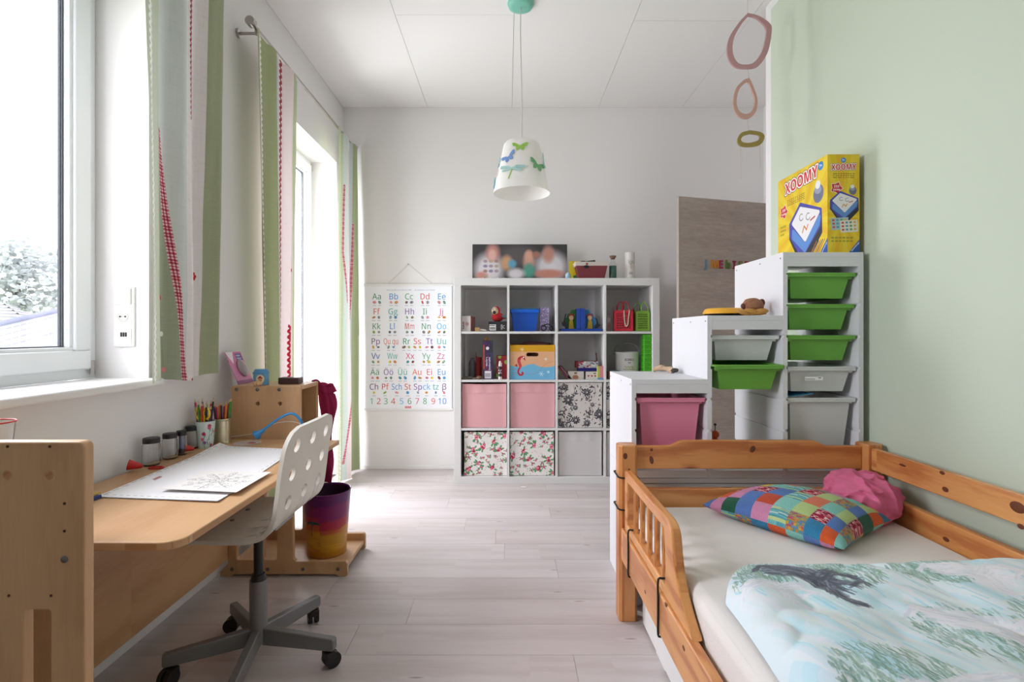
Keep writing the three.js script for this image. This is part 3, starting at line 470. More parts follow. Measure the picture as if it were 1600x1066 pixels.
  sheet('desk_paper', 'large white paper desk pad spread over the desk', 'paper', [[-1.175, 1.463], [-0.80, 1.415], [-0.85, 2.06], [-1.195, 2.13]], DY + 0.003, bigTex, 0.0018, (u, v) => 0.012 * Math.max(0, 0.12 - u) / 0.12 * clamp((v - 0.7) / 0.3) + 0.004 * clamp((0.1 - v) / 0.1) * u);
  const mand = ctex(1024, 1024, (g, W, H) => {
    g.fillStyle = '#efece8'; g.fillRect(0, 0, W, H); g.strokeStyle = 'rgba(70,68,72,0.85)'; g.lineWidth = 3.2; g.translate(W / 2, H / 2);
    for (let k = 0; k < 8; k++) { g.rotate(Math.PI / 4); for (const [rr0, a, b] of [[90, 60, 28], [190, 80, 44], [300, 95, 52], [390, 70, 40]]) { g.beginPath(); g.ellipse(rr0, 0, a, b, 0.3 * (k % 2 ? 1 : -1), 0, 7); g.stroke(); g.beginPath(); g.ellipse(rr0, 12, a * 0.6, b * 0.55, -0.4, 0, 7); g.stroke(); g.beginPath(); g.moveTo(rr0 - a, 0); g.quadraticCurveTo(rr0, b * 1.4, rr0 + a, 30); g.stroke(); } g.beginPath(); g.arc(330, 120, 34, 0, 7); g.stroke(); g.beginPath(); g.arc(330, 120, 18, 0, 7); g.stroke(); }
    for (const q of [40, 120, 250]) { g.beginPath(); g.arc(0, 0, q, 0, 7); g.stroke(); }
  });
  sheet('colouring_page', 'colouring page with black flower line drawing on the desk pad', 'paper', [[-1.02, 1.503], [-0.777, 1.47], [-0.782, 1.70], [-1.01, 1.71]], DY + 0.0075, mand, 0.0006, (u, v) => 0.002 + 0.004 * (1 - v));
  const pd = thing('sticky_notepad', 'small blue and yellow notepads by the end panel', 'notepad', [-1.17, DY, 1.42]);
  obj('blue_pad', box(-1.225, -1.155, DY + 0.001, DY + 0.010, 1.395, 1.46, 0.001), rgb(40, 66, 130, 0.6), pd); obj('yellow_pad', box(-1.23, -1.165, DY + 0.0105, DY + 0.016, 1.41, 1.47, 0.001), rgb(206, 172, 92, 0.7), pd);
  const cd = obj('compact_disc', new THREE.RingGeometry(0.0075, 0.056, 40).rotateX(-Math.PI / 2).translate(-1.11, DY + 0.0015, -2.19), mat(0xffffff, 0.25, { map: ctex(256, 256, (g) => { g.fillStyle = '#d9cfcf'; g.fillRect(0, 0, 256, 256); g.fillStyle = '#c06a72'; g.beginPath(); g.ellipse(170, 130, 50, 34, 0.4, 0, 7); g.fill(); g.fillStyle = '#8f8a8a'; g.fillRect(30, 120, 70, 10); g.fillRect(40, 140, 50, 8); }) }));
  tag(cd, 'printed compact disc lying below the shelf box', 'disc');
  const lp = thing('gooseneck_lamp', 'small blue gooseneck desk lamp bending down over the disc', 'lamp', [-0.83, DY, 2.12]), blu = rgb(30, 122, 178, 0.4);
  obj('base', lathe([[0, 0.016], [0.03, 0.014], [0.036, 0.006], [0.036, 0.001], [0, 0.001]], -0.83, DY, 2.12, 28), rgb(232, 230, 226, 0.5), lp);
  obj('neck', tube([V(-0.83, DY + 0.014, 2.12), V(-0.838, DY + 0.07, 2.12), V(-0.858, DY + 0.115, 2.12), V(-0.89, DY + 0.138, 2.12), V(-0.935, DY + 0.122, 2.12), V(-1.01, DY + 0.068, 2.12)], 0.0052, 60, 10), blu, lp);
  { const h = lathe([[0.006, 0.0], [0.009, 0.006], [0.010, 0.022], [0.0195, 0.036], [0.0205, 0.040], [0.018, 0.037], [0, 0.034]], 0, 0, 0, 24).rotateZ(Math.PI / 2 + 0.62).translate(-1.005, DY + 0.071, -2.12); obj('lamp_head', h, blu, lp); }
  tag(obj('cable', tube([V(-0.84, DY + 0.012, 2.16), V(-0.92, DY + 0.075, 2.255), V(-1.03, DY + 0.07, 2.265), V(-1.09, DY + 0.035, 2.265), V(-1.17, DY + 0.018, 2.27), V(-1.24, DY + 0.010, 2.268)], 0.0018, 60, 6), M.cable), 'thin white cable running across the shelf box front', 'cable');
  // on the shelf box
  const BY = 0.854, pkTex = ctex(256, 320, (g, W, H) => { g.fillStyle = '#d277a4'; g.fillRect(0, 0, W, H); g.fillStyle = '#e9dfe4'; g.beginPath(); g.moveTo(0, 0); g.lineTo(120, 0); g.lineTo(60, 120); g.fill(); g.fillStyle = '#e8d9de'; g.beginPath(); g.ellipse(160, 170, 62, 76, 0, 0, 7); g.fill(); g.strokeStyle = '#b04a80'; g.lineWidth = 8; g.stroke(); g.fillStyle = '#b9b8ac'; g.beginPath(); g.ellipse(165, 175, 44, 56, 0, 0, 7); g.fill(); g.fillStyle = '#4c4f9c'; g.fillRect(140, 20, 100, 70); g.fillStyle = '#f2e9ef'; g.lineWidth = 5; g.strokeStyle = '#f2e9ef'; for (const y of [44, 72]) { g.beginPath(); g.moveTo(152, y); for (let k = 1; k < 9; k++) g.lineTo(152 + k * 9, y + (k % 2 ? -12 : 4)); g.stroke(); } g.fillStyle = '#8d3670'; g.fillRect(0, 285, W, 35); });
  const pk = thing('toy_package', 'pink toy blister package leaning on the wall atop the shelf box', 'package', [-1.215, BY, 2.36], { local: true });
  obj('card', new RoundedBoxGeometry(0.135, 0.16, 0.004, 2, 0.0015).translate(0, 0.08, 0), mat(0xffffff, 0.35, { map: pkTex }), pk); obj('blister', blob(0.036, 0.044, 0.012, null, 6).translate(0.016, 0.075, 0.006), rgb(206, 190, 196, 0.2, { transmission: 0.6, thickness: 0 }), pk); pk.rotation.set(-0.42, Math.PI / 2, 0, 'YXZ'); pk.position.set(-1.222, BY + 0.002, -2.40);
  const tb = thing('blue_tin_box', 'small blue tin house with a round picture on the shelf box', 'tin', [-1.125, BY, 2.345]);
  obj('tin_body', cyl(0.035, 0.035, 0.051, -1.125, BY + 0.001, 2.345, 8), rgb(112, 168, 206, 0.4), tb); obj('lid', [cyl(0.038, 0.036, 0.008, -1.125, BY + 0.052, 2.345, 8), cyl(0.034, 0.028, 0.012, -1.125, BY + 0.060, 2.345, 8)], rgb(84, 150, 196, 0.4), tb);
  obj('picture', new THREE.CircleGeometry(0.019, 20).translate(-1.113, BY + 0.030, -2.3095), mat(0xffffff, 0.5, { map: ctex(128, 128, (g) => { g.fillStyle = '#e3d6c0'; g.fillRect(0, 0, 128, 128); g.fillStyle = '#b23330'; g.beginPath(); g.moveTo(20, 60); g.lineTo(64, 14); g.lineTo(108, 60); g.fill(); g.fillStyle = '#d49a62'; g.beginPath(); g.arc(64, 80, 28, 0, 7); g.fill(); }) }), tb);
  const sp = new THREE.Group(); { const g = blob(0.028, 0.013, 0.016, (v) => 0.75 + 0.25 * Math.cos(v.x * 14) * (1 - Math.abs(v.x)) + 0.25 * v.x, 10); tag(obj('seashell', g.translate(-1.125, BY + 0.0115, -2.297), rgb(222, 178, 132, 0.5)), 'small pale orange seashell in front of the blue tin', 'shell'); }
  tag(obj('dark_case', box(-1.06, -0.965, BY + 0.001, BY + 0.030, 2.37, 2.43, 0.004), rgb(70, 40, 40, 0.4)), 'flat dark brown case on the shelf box corner', 'case');
  // glass with a red rim behind the near end panel
  const gl = thing('drinking_glass', 'clear drinking glass with a red rim behind the end panel', 'glass', [-1.052, 0.776, 1.04]);
  obj('glass_body', lathe([[0, 0.001], [0.027, 0.001], [0.041, 0.132], [0.039, 0.132], [0.025, 0.006], [0, 0.006]], -1.052, 0.776, 1.04, 40), M.jar, gl); obj('rim', new THREE.TorusGeometry(0.041, 0.0016, 8, 40).rotateX(Math.PI / 2).translate(-1.052, 0.909, -1.04), M.red, gl);
  // magenta cloth on the far end unit
  const cm = rgb(150, 22, 74, 0.9, { sheen: 0.5, sheenColor: S(190, 60, 110) });
  const cloth = gridGeo(48, 60, (u, v) => { const a = u * 6.283, k = 1 - v, w = 0.024 + 0.020 * k + 0.012 * Math.sin(k * 9) + (v > 0.93 ? 0.016 : 0), f = 1 + 0.22 * Math.sin(a * 3 + k * 4) + 0.1 * Math.sin(a * 7 - k * 6); return V(-0.905 + w * f * Math.cos(a) + 0.012 * Math.sin(k * 5) - (v > 0.9 ? 0.006 : 0), lerp(0.36, 0.83, v) + 0.006 * Math.sin(a * 2), 2.547 + 0.45 * w * f * Math.sin(a)); });
  const ct = thing('magenta_bag', 'dark magenta cloth bag hanging from the desk end unit', 'bag', [-0.905, 0.36, 2.547]);
  obj('cloth', cloth, cm, ct); obj('knot', [blob(0.034, 0.02, 0.026, (v) => 1 + 0.3 * n3(v.x * 2, v.y * 2, v.z * 2), 8).translate(-0.925, 0.826, -2.56), blob(0.026, 0.012, 0.012, null, 6).rotateZ(0.35).translate(-0.888, 0.828, -2.55)], cm, ct); obj('loop', tube([V(-0.925, 0.83, 2.56), V(-0.94, 0.858, 2.53), V(-0.95, 0.856, 2.50)], 0.005, 12, 8), cm, ct);
  // waste bin on the low shelf
  const bt = ctex(1024, 512, (g, W, H) => {
    g.fillStyle = '#6e1a64'; g.fillRect(0, 0, W, H); const q = mulberry(9);
    for (let i = 0; i < 900; i++) { const y = q() * H, x = q() * W; g.fillStyle = y < H * 0.16 ? '#5e1760' : y < H * 0.36 + 30 * Math.sin(x / 80) ? '#80185e' : y < H * 0.5 + 34 * Math.sin(x / 90 + 1) ? '#aa2340' : y < H * 0.58 + 24 * Math.sin(x / 60) ? '#b8552c' : y < H * 0.9 ? '#c08a20' : '#b47a1c'; g.globalAlpha = 0.5; g.beginPath(); g.ellipse(x, y, 60 + q() * 70, 10 + q() * 16, 0, 0, 7); g.fill(); }
    g.globalAlpha = 1; for (const cx of [300, 700, 960]) { g.strokeStyle = '#1c4a44'; g.lineWidth = 8; g.beginPath(); g.moveTo(cx, 330); g.quadraticCurveTo(cx - 10, 280, cx + 10, 235); g.stroke(); for (let k = 0; k < 7; k++) { const a = -3.3 + k * 0.55; g.lineWidth = 9; g.beginPath(); g.moveTo(cx + 10, 235); g.quadraticCurveTo(cx + 10 + 40 * Math.cos(a), 215 + 20 * Math.sin(a), cx + 10 + 66 * Math.cos(a), 248 + 22 * Math.sin(a)); g.stroke(); } }
    g.fillStyle = '#d6a21c'; for (let i = 0; i < 40; i++) { g.globalAlpha = 0.35; g.beginPath(); g.ellipse(q() * W, H * (0.7 + 0.28 * q()), 50, 9, 0.1, 0, 7); g.fill(); }
  });
  const bx0 = PX(511, 2.44), bD = 2.44, wb = thing('waste_bin', 'purple and yellow sunset printed waste bin with palm trees', 'waste bin', [bx0, 0.051, bD]);
  obj('bin_body', heightUV(lathe([[0, 0.004], [0.086, 0.004], [0.088, 0.0], [0.109, 0.292], [0.112, 0.295], [0.109, 0.298], [0.105, 0.292], [0.085, 0.01], [0, 0.008]], bx0, 0.051, bD, 56), 0.051, 0.298), mat(0xffffff, 0.3, { map: bt }), wb);
  obj('bin_liner', lathe([[0, 0.02], [0.082, 0.02], [0.1035, 0.288]], bx0, 0.051, bD, 40), rgb(52, 20, 48, 0.5), wb);
}

// ---------- alphabet poster ----------
{
  const D = DB - 0.006, x0 = PX(571, D), x1 = PX(706, D), y0 = PY(639, D), y1 = PY(446, D), t = thing('alphabet_poster', 'white alphabet poster with coloured letters and numbers hanging on the wall', 'poster', [(x0 + x1) / 2, y0, D]);
  const tex = ctex(1080, 1544, (g, W, H) => {
    const k = W / 135, col = { g: '#2f8a5c', b: '#3f8fd6', r: '#d2453f', t: '#3fb0a4', v: '#7a4f9c', p: '#d0457c', n: '#3a62b4', o: '#d9643c', l: '#4fb0e6', d: '#6d3f7c', a: '#3f9c60' };
    g.fillStyle = '#f3f4f8'; g.fillRect(0, 0, W, H); g.fillStyle = 'rgba(150,155,180,0.8)'; g.font = `${3.0 * k}px sans-serif`; g.fillText('Mein großes Grundschul-ABC', 33 * k, 8.4 * k); g.fillText('Buchstaben und Zahlen', 77 * k, 8.4 * k);
    const P = (x) => (x - 571) * k, rows = [
      [[[[589, 'Aa', 'g'], [615, 'Bb', 'b'], [639, 'Cc', 'a'], [664, 'Dd', 'r'], [690, 'Ee', 'b']]], 468],
      [[[[588, 'Ff', 'r'], [614, 'Gg', 't'], [640, 'Hh', 'v'], [664, 'Ii', 'g'], [690, 'Jj', 'p']]], 491.5],
      [[[[588, 'Kk', 'g'], [613, 'Ll', 'b'], [640, 'Mm', 'r'], [666, 'Nn', 'g'], [690, 'Oo', 'l']]], 514.5],
      [[[[587, 'Pp', 'd'], [611, 'Qu qu', 'o'], [635, 'Rr', 'g'], [652, 'Ss', 'r'], [671, 'Tt', 'v'], [690, 'Uu', 't']]], 538],
      [[[[587, 'Vv', 'n'], [613, 'Ww', 't'], [641, 'Xx', 'p'], [666, 'Yy', 'a'], [689, 'Zz', 'p']]], 561],
      [[[[586, 'Ää', 'g'], [607, 'Öö', 'v'], [629, 'Üü', 't'], [652, 'Au', 'o'], [671, 'Ei', 'r'], [690, 'Eu', 'b']]], 586],
      [[[[584.5, 'Ch', 'd'], [601.5, 'Pf', 'r'], [620, 'Sch', 'b'], [637, 'St', 'r'], [653, 'Sp', 'v'], [666.5, 'ck', 'l'], [681, 'tz', 't'], [694, 'β', 'd']]], 609],
      [[[[581, '1', 't'], [592, '2', 'r'], [603, '3', 'a'], [614.5, '4', 'r'], [627.5, '5', 'l'], [640, '6', 'g'], [652, '7', 'p'], [664, '8', 'a'], [677, '9', 'r'], [691, '10', 'b']]], 631.5]];
    g.textAlign = 'center'; const q = mulberry(31), pal = ['#c8342c', '#7a5638', '#e2c83c', '#3a3a40', '#d27a4a', '#4f96cc', '#7ab04c', '#d88a9c', '#3a8a78', '#c88a3a', '#8a8f98'];
    rows.forEach(([[list], y], ri) => list.forEach(([x, s, c]) => {
      g.fillStyle = col[c]; g.font = `${12.8 * k}px sans-serif`; const wide = s.length > 3 ? 24 : s.length > 2 ? 17 : 16; g.fillText(s, P(x), (y - 446) * k, wide * k);
      if (ri < 7) for (const dx of ri === 6 ? [0] : [-3.8, 4.2]) { g.fillStyle = pal[Math.floor(q() * pal.length)]; g.beginPath(); g.ellipse(P(x + dx), (y + 4.6 - 446) * k, (1.8 + q() * 1.3) * k, (1.4 + q() * 1.1) * k, q() * 3, 0, 7); g.fill(); g.fillStyle = pal[Math.floor(q() * pal.length)]; g.beginPath(); g.arc(P(x + dx) + (q() - 0.5) * 3 * k, (y + 3.8 + q() * 1.6 - 446) * k, 0.9 * k, 0, 7); g.fill(); g.fillStyle = 'rgba(150,155,175,0.7)'; g.fillRect(P(x + dx) - 2.6 * k, (y + 9.2 - 446) * k, 5.2 * k, 0.9 * k); }
    }));
    g.fillStyle = '#c8303a'; g.fillRect(P(633), (635 - 446) * k, 9.5 * k, 2.8 * k); g.fillStyle = '#fff'; for (let i = 0; i < 5; i++) g.fillRect(P(634.3 + i * 1.6), (635.8 - 446) * k, 0.7 * k, 1.2 * k);
  });
  obj('sheet', box(x0, x1, y0, y1, D - 0.002, D + 0.0005), [0, 1, 2, 3, 4, 5].map((i) => i === 4 ? mat(0xffffff, 0.45, { map: tex }) : M.white), t);
  obj('hanging_bar', box(x0 - 0.012, x1 + 0.012, y1 - 0.006, y1 + 0.012, D - 0.007, D + 0.004, 0.003), M.white, t);
  obj('hanging_bar', box(x0 - 0.012, x1 + 0.012, y0 - 0.012, y0 + 0.005, D - 0.007, D + 0.004, 0.003), M.white, t);
  const nx = PX(638, D), ny = PY(413, D);
  obj('string', [tube([V(PX(606, D), y1 + 0.01, D), V(nx, ny, D)], 0.0013, 4, 6), tube([V(nx, ny, D), V(PX(676, D), y1 + 0.01, D)], 0.0013, 4, 6)], rgb(205, 200, 192, 0.8), t);
  obj('nail', new THREE.CylinderGeometry(0.004, 0.004, 0.012, 10).rotateX(Math.PI / 2).translate(nx, ny, -D), M.screw, t);
}

// ---------- cube shelf ----------
const KX0 = -0.384, KX1 = 1.106, KF = 3.704, KB = 4.094, KH = 1.49, KT = 0.052, CW = (KX1 - KX0 - 2 * KT - 3 * 0.0165) / 4;
const cellX = (i) => KX0 + KT + i * (CW + 0.0165), rowY = (r) => KT + (3 - r) * (CW + 0.0165);   // row 0 is the top row
{
  const t = thing('cube_shelf', 'large white four by four cube shelf against the wall', 'shelf', [(KX0 + KX1) / 2, 0, KF]);
  obj('top_board', box(KX0, KX1, KH - KT, KH, KF, KB, 0.002), M.furn, t); obj('bottom_board', box(KX0, KX1, 0, KT, KF, KB, 0.002), M.furn, t);
  obj('side_board', box(KX0, KX0 + KT, KT, KH - KT, KF, KB, 0.002), M.furn, t); obj('side_board', box(KX1 - KT, KX1, KT, KH - KT, KF, KB, 0.002), M.furn, t);
  for (let r = 0; r < 3; r++) obj('shelf_board', box(KX0 + KT, KX1 - KT, rowY(r) - 0.0165, rowY(r), KF + 0.003, KB, 0.001), M.furn, t);
  for (let i = 1; i < 4; i++) for (let r = 0; r < 4; r++) obj('divider', box(cellX(i) - 0.0165, cellX(i), rowY(r), rowY(r) + CW, KF + 0.002, KB, 0.001), M.furn, t);
}
const kx = (px, D = 3.76) => PX(px, D);
// fabric boxes in the two lower rows
{
  const pinkM = rgb(226, 170, 174, 0.95, { sheen: 0.3, sheenColor: S(240, 200, 200) }), whiteM = rgb(214, 211, 210, 0.9);
  const roses = ctex(768, 768, (g, W, H) => {
    g.fillStyle = '#eeebe6'; g.fillRect(0, 0, W, H); const q = mulberry(77);
    const rose = (x, y, r) => { g.fillStyle = '#5f9a6c'; for (let k = 0; k < 5; k++) { const a = q() * 6.3; g.beginPath(); g.ellipse(x + 1.25 * r * Math.cos(a), y + 1.25 * r * Math.sin(a), r * 0.6, r * 0.3, a, 0, 7); g.fill(); } for (let k = 0; k < 14; k++) { const a = q() * 6.3, d = r * q() * 0.75; g.fillStyle = ['#c23a5c', '#d9647e', '#a8243f', '#e9a0b0', '#cf4d6b'][k % 5]; g.beginPath(); g.ellipse(x + d * Math.cos(a), y + d * Math.sin(a), r * 0.42, r * 0.27, a + 1.5, 0, 7); g.fill(); } };
    for (let i = 0; i < 120; i++) { const x = q() * W, y = q() * H; g.fillStyle = ['#7fae86', '#e3a9b4', '#d26c84'][i % 3]; g.beginPath(); g.ellipse(x, y, 9, 5, q() * 3, 0, 7); g.fill(); }
    for (let i = 0; i < 46; i++) rose(q() * W, q() * H, 16 + q() * 14); for (const [x, y] of [[140, 190], [610, 120], [380, 470], [650, 560], [110, 640], [330, 90], [560, 330], [230, 330], [480, 650], [720, 280]]) rose(x, y, 50);
  });
  const black = ctex(768, 768, (g, W, H) => {
    g.fillStyle = '#d9d4cf'; g.fillRect(0, 0, W, H); const q = mulberry(21); g.fillStyle = g.strokeStyle = '#47464c';
    const bloom = (x, y, r) => { for (let k = 0; k < 9; k++) { const a = k / 9 * 6.283; g.beginPath(); g.ellipse(x + r * 0.6 * Math.cos(a), y + r * 0.6 * Math.sin(a), r * 0.42, r * 0.22, a, 0, 7); g.fill(); } g.strokeStyle = '#d9d4cf'; g.lineWidth = 2.5; for (let k = 1; k < 4; k++) { g.beginPath(); g.arc(x, y, r * k / 4.4, k, k + 4); g.stroke(); } g.strokeStyle = '#47464c'; };
    for (let i = 0; i < 30; i++) { g.lineWidth = 5; const x = q() * W, y = q() * H; g.beginPath(); g.moveTo(x, y); g.bezierCurveTo(x + 90 * (q() - 0.5), y + 80, x + 160 * (q() - 0.5), y + 120, x + 200 * (q() - 0.5), y + 190); g.stroke(); for (let k = 0; k < 6; k++) { g.beginPath(); g.ellipse(x + 130 * (q() - 0.5), y + 170 * q(), 26, 9, q() * 6, 0, 7); g.fill(); } }
    for (const [x, y, r] of [[330, 540, 84], [570, 300, 86], [120, 170, 70], [700, 640, 70], [500, 80, 56], [120, 690, 62], [440, 700, 50], [690, 430, 46], [210, 380, 40]]) bloom(x, y, r);
    for (let i = 0; i < 60; i++) { g.beginPath(); g.arc(q() * W, q() * H, 3 + q() * 6, 0, 7); g.fill(); }
  });
  const metric = (t) => { const c = t.clone(); c.repeat.set(1 / 0.33, 1 / 0.33); c.needsUpdate = true; return c; };
  const rose2 = metric(roses); rose2.offset.set(0.37, 0.21); const rM2 = mat(0xffffff, 0.9, { map: rose2, metric: 'x' }), rM = mat(0xffffff, 0.9, { map: metric(roses), metric: 'x' }), bM = mat(0xffffff, 0.9, { map: metric(black), metric: 'x' });
  const fbox = (label, c, r, m, dx, w, h, bulge, content) => {
    const x = cellX(c) + CW / 2 + dx, y = rowY(r), d0 = KF + 0.016, d1 = KB - 0.02, t = thing('storage_box', label, 'storage box', [x, y + 0.001, d0], { group: 'fabric boxes in the cube shelf' });
    const sag = (u, v) => bulge * Math.sin(u * Math.PI) * Math.sin(v * Math.PI) + 0.004 * (fbm(u * 3 + c * 5, v * 3 + r * 7, 3) - 0.45);
    obj('front', gridGeo(28, 28, (u, v) => V(x - w / 2 + w * u, y + 0.003 + h * v - 0.004 * v * Math.sin(u * 3.14) * (bulge > 0.003 ? 1 : 0), d0 + 0.006 - sag(u, v))), m, t);
    obj('hem', gridGeo(28, 4, (u, v) => V(x - w / 2 + w * u, y + h * 0.80 + (h * 0.2 + 0.002) * v - 0.004 * v * Math.sin(u * 3.14) * (bulge > 0.003 ? 1 : 0), d0 + 0.003 - sag(u, 0.8 + 0.2 * v) - 0.0012 * Math.sin(u * 20))), m, t);
    obj('box_walls', [box(x - w / 2, x - w / 2 + 0.006, y + 0.002, y + h, d0 + 0.008, d1), box(x + w / 2 - 0.006, x + w / 2, y + 0.002, y + h, d0 + 0.008, d1), box(x - w / 2, x + w / 2, y + 0.002, y + h, d1, d1 + 0.006), box(x - w / 2, x + w / 2, y + 0.002, y + 0.008, d0 + 0.008, d1), box(x - w / 2, x + w / 2, y + h - 0.004, y + h - 0.001, d0 + 0.002, d0 + 0.012)], m, t);
    if (content) obj('contents', blob(w * 0.34, 0.022, 0.09, (v) => 1 + 0.3 * n3(v.x * 2, v.y * 2, v.z * 2), 8).translate(x - 0.04, y + h - 0.018, -(d0 + 0.11)), content, t);
  };
  fbox('pink fabric box above the rose print box by the poster', 0, 2, pinkM, 0.0, CW - 0.012, 0.318, 0.004); fbox('pink fabric box below the seahorse box', 1, 2, pinkM, 0.0, CW - 0.010, 0.322, 0.003);
  fbox('white box with black flower print and lilac cloth on top', 2, 2, bM, -0.004, CW - 0.014, 0.326, 0.001, rgb(196, 168, 206, 0.8)); fbox('white box with black flower print behind the stepped storage', 3, 2, bM, 0, CW - 0.012, 0.324, 0.001);
  fbox('rose print fabric box in the shelf corner by the poster', 0, 3, rM, 0.010, CW - 0.024, 0.316, 0.002); fbox('rose print fabric box beside the plain white box', 1, 3, rM2, -0.003, CW - 0.016, 0.318, 0.001, rgb(90, 170, 140, 0.8));
  fbox('plain white fabric box on the bottom shelf', 2, 3, whiteM, -0.004, CW - 0.020, 0.318, 0.001); fbox('plain white fabric box behind the stepped storage', 3, 3, whiteM, 0, CW - 0.014, 0.318, 0.001);
}
// items in the upper two rows and on top
const faceTex = (w, h, draw) => mat(0xffffff, 0.5, { map: ctex(w, h, draw) });
function carton(name, label, cat, x0, x1, y, h, d0, d1, side, front, top, rot = 0) {
  const o = obj(name, new THREE.BoxGeometry(x1 - x0, h, d1 - d0).translate(0, h / 2, 0), [side, side, top || side, side, front || side, side]);
  o.position.set((x0 + x1) / 2, y + 0.001, -(d0 + d1) / 2); o.rotation.y = rot; return tag(o, label, cat);
}
{
  const Y1 = rowY(0), Y2 = rowY(1);
  // top row, first cell
  const cw = rgb(214, 208, 206, 0.5);
  carton('white_carton', 'long white carton with red logo in the top shelf corner', 'carton', kx(723.5), kx(737.5), Y1, 0.112, 3.73, 4.0, rgb(196, 120, 118, 0.5), faceTex(128, 200, (g) => { g.fillStyle = '#d9d3d2'; g.fillRect(0, 0, 128, 200); g.strokeStyle = '#b04a4c'; g.lineWidth = 5; g.beginPath(); g.arc(78, 105, 22, 0, 7); g.stroke(); g.beginPath(); g.arc(72, 105, 8, 0, 7); g.moveTo(92, 105); g.arc(84, 105, 8, 0, 7); g.stroke(); g.save(); g.translate(28, 170); g.rotate(-Math.PI / 2); g.fillStyle = '#3a3638'; for (let k = 0; k < 8; k++) { g.beginPath(); g.ellipse(6 + k * 12, k % 3 ? 2 : -4, 5, k % 3 ? 7 : 12, 0.3, 0, 7); g.fill(); } g.restore(); }), faceTex(128, 256, (g) => { g.fillStyle = '#cfcaca'; g.fillRect(0, 0, 128, 256); g.fillStyle = '#7c7474'; g.fillRect(30, 60, 70, 14); g.fillRect(54, 40, 24, 90); }), -0.06);
  carton('wooden_block', 'small wooden block beside the long white carton', 'block', kx(742.5), kx(749.5), Y1, 0.028, 3.73, 3.76, rgb(176, 142, 90, 0.7));
  tag(obj('paper_stick', new RoundedBoxGeometry(0.05, 0.012, 0.014, 2, 0.004).rotateZ(-0.1).translate(kx(755), Y1 + 0.010, -3.74), rgb(206, 196, 180, 0.7)), 'small white stick lying beside the black carton', 'stick');
  carton('black_carton', 'flat black carton with a white label under the plush parrot', 'carton', kx(763.5), kx(792), Y1, 0.072, 3.73, 3.93, rgb(32, 32, 36, 0.5), faceTex(256, 140, (g) => { g.fillStyle = '#222226'; g.fillRect(0, 0, 256, 140); g.fillStyle = '#d8d6d2'; g.fillRect(12, 42, 92, 86); g.fillStyle = '#333'; g.fillRect(18, 52, 70, 10); for (let i = 0; i < 22; i++) g.fillRect(20 + i * 3.4, 80, 1.8, 34); g.strokeStyle = '#bcbab6'; g.lineWidth = 6; g.strokeRect(176, 48, 16, 60); g.beginPath(); g.arc(222, 78, 20, 1.2, 5); g.stroke(); }));
  const pr = thing('plush_parrot', 'red plush parrot with cream face sitting on the black carton', 'plush toy', [kx(776), Y1 + 0.073, 3.80]), px0 = kx(776), py = Y1 + 0.073;
  obj('body', [blob(0.045, 0.036, 0.05, null, 6).translate(px0 + 0.006, py + 0.034, -3.80), blob(0.030, 0.032, 0.030, null, 6).translate(px0 - 0.004, py + 0.082, -3.79), blob(0.028, 0.010, 0.018, null, 5).rotateZ(0.1).translate(px0 + 0.046, py + 0.028, -3.80)], rgb(168, 30, 34, 0.95), pr);
  obj('face', blob(0.025, 0.029, 0.022, null, 6).translate(px0 - 0.012, py + 0.078, -3.772), rgb(206, 182, 150, 0.95), pr); obj('beak', blob(0.012, 0.013, 0.014, (v) => 1 - 0.3 * v.y, 5).translate(px0 - 0.018, py + 0.070, -3.752), rgb(28, 24, 24, 0.5), pr);
  obj('eye', [-1, 1].map((s) => ball(0.0035, px0 - 0.012 + s * 0.014, py + 0.09, 3.755)), M.black, pr); obj('wing', blob(0.028, 0.010, 0.020, null, 5).rotateZ(-0.2).translate(px0 + 0.044, py + 0.038, -3.785), rgb(96, 128, 146, 0.9), pr);
  // second cell
  const tbx = kx(820), tub = thing('blue_tub', 'blue plastic tub with a wide snap rim on the top shelf', 'tub', [tbx, Y1, 3.84]), bl = rgb(22, 84, 186, 0.35);
  const tubG = (w0, d0, w1, d1, h, y) => frustumShell(w1, d1, w0, d0, h, 0.004).translate(tbx, Y1 + y, -3.84);
  obj('tub_body', [tubG(0.165, 0.17, 0.195, 0.2, 0.142, 0.001)], bl, tub); obj('rim', box(tbx - 0.108, tbx + 0.108, Y1 + 0.134, Y1 + 0.164, 3.73, 3.95, 0.011), rgb(20, 98, 208, 0.3), tub); obj('lid', box(tbx - 0.095, tbx + 0.095, Y1 + 0.160, Y1 + 0.172, 3.745, 3.935, 0.005), rgb(52, 110, 128, 0.4), tub);
  const gt = faceTex(96, 200, (g) => { g.fillStyle = '#87719c'; g.fillRect(0, 0, 96, 200); const q = mulberry(8); for (let i = 0; i < 260; i++) { g.fillStyle = ['#a08ab4', '#6f6a9a', '#b6aac8', '#5f8f92', '#d8cfe4'][i % 5]; g.fillRect(q() * 96, q() * 200, 3 + q() * 8, 3 + q() * 5); } });
  carton('glitter_box', 'narrow purple glitter box beside the blue tub', 'box', kx(843.5), kx(858), Y1, 0.176, 3.76, 3.80, rgb(110, 92, 128, 0.5), gt);
  tag(obj('headphones', [new THREE.TorusGeometry(0.018, 0.006, 10, 24).translate(kx(849), Y1 + 0.0245, -3.735), new THREE.TorusGeometry(0.016, 0.006, 10, 24).rotateY(0.7).translate(kx(861), Y1 + 0.0225, -3.745), tube([V(kx(849), Y1 + 0.045, 3.735), V(kx(855), Y1 + 0.055, 3.738), V(kx(861), Y1 + 0.042, 3.745)], 0.004, 16, 8)], M.dark), 'small black headphones in front of the glitter box', 'headphones');
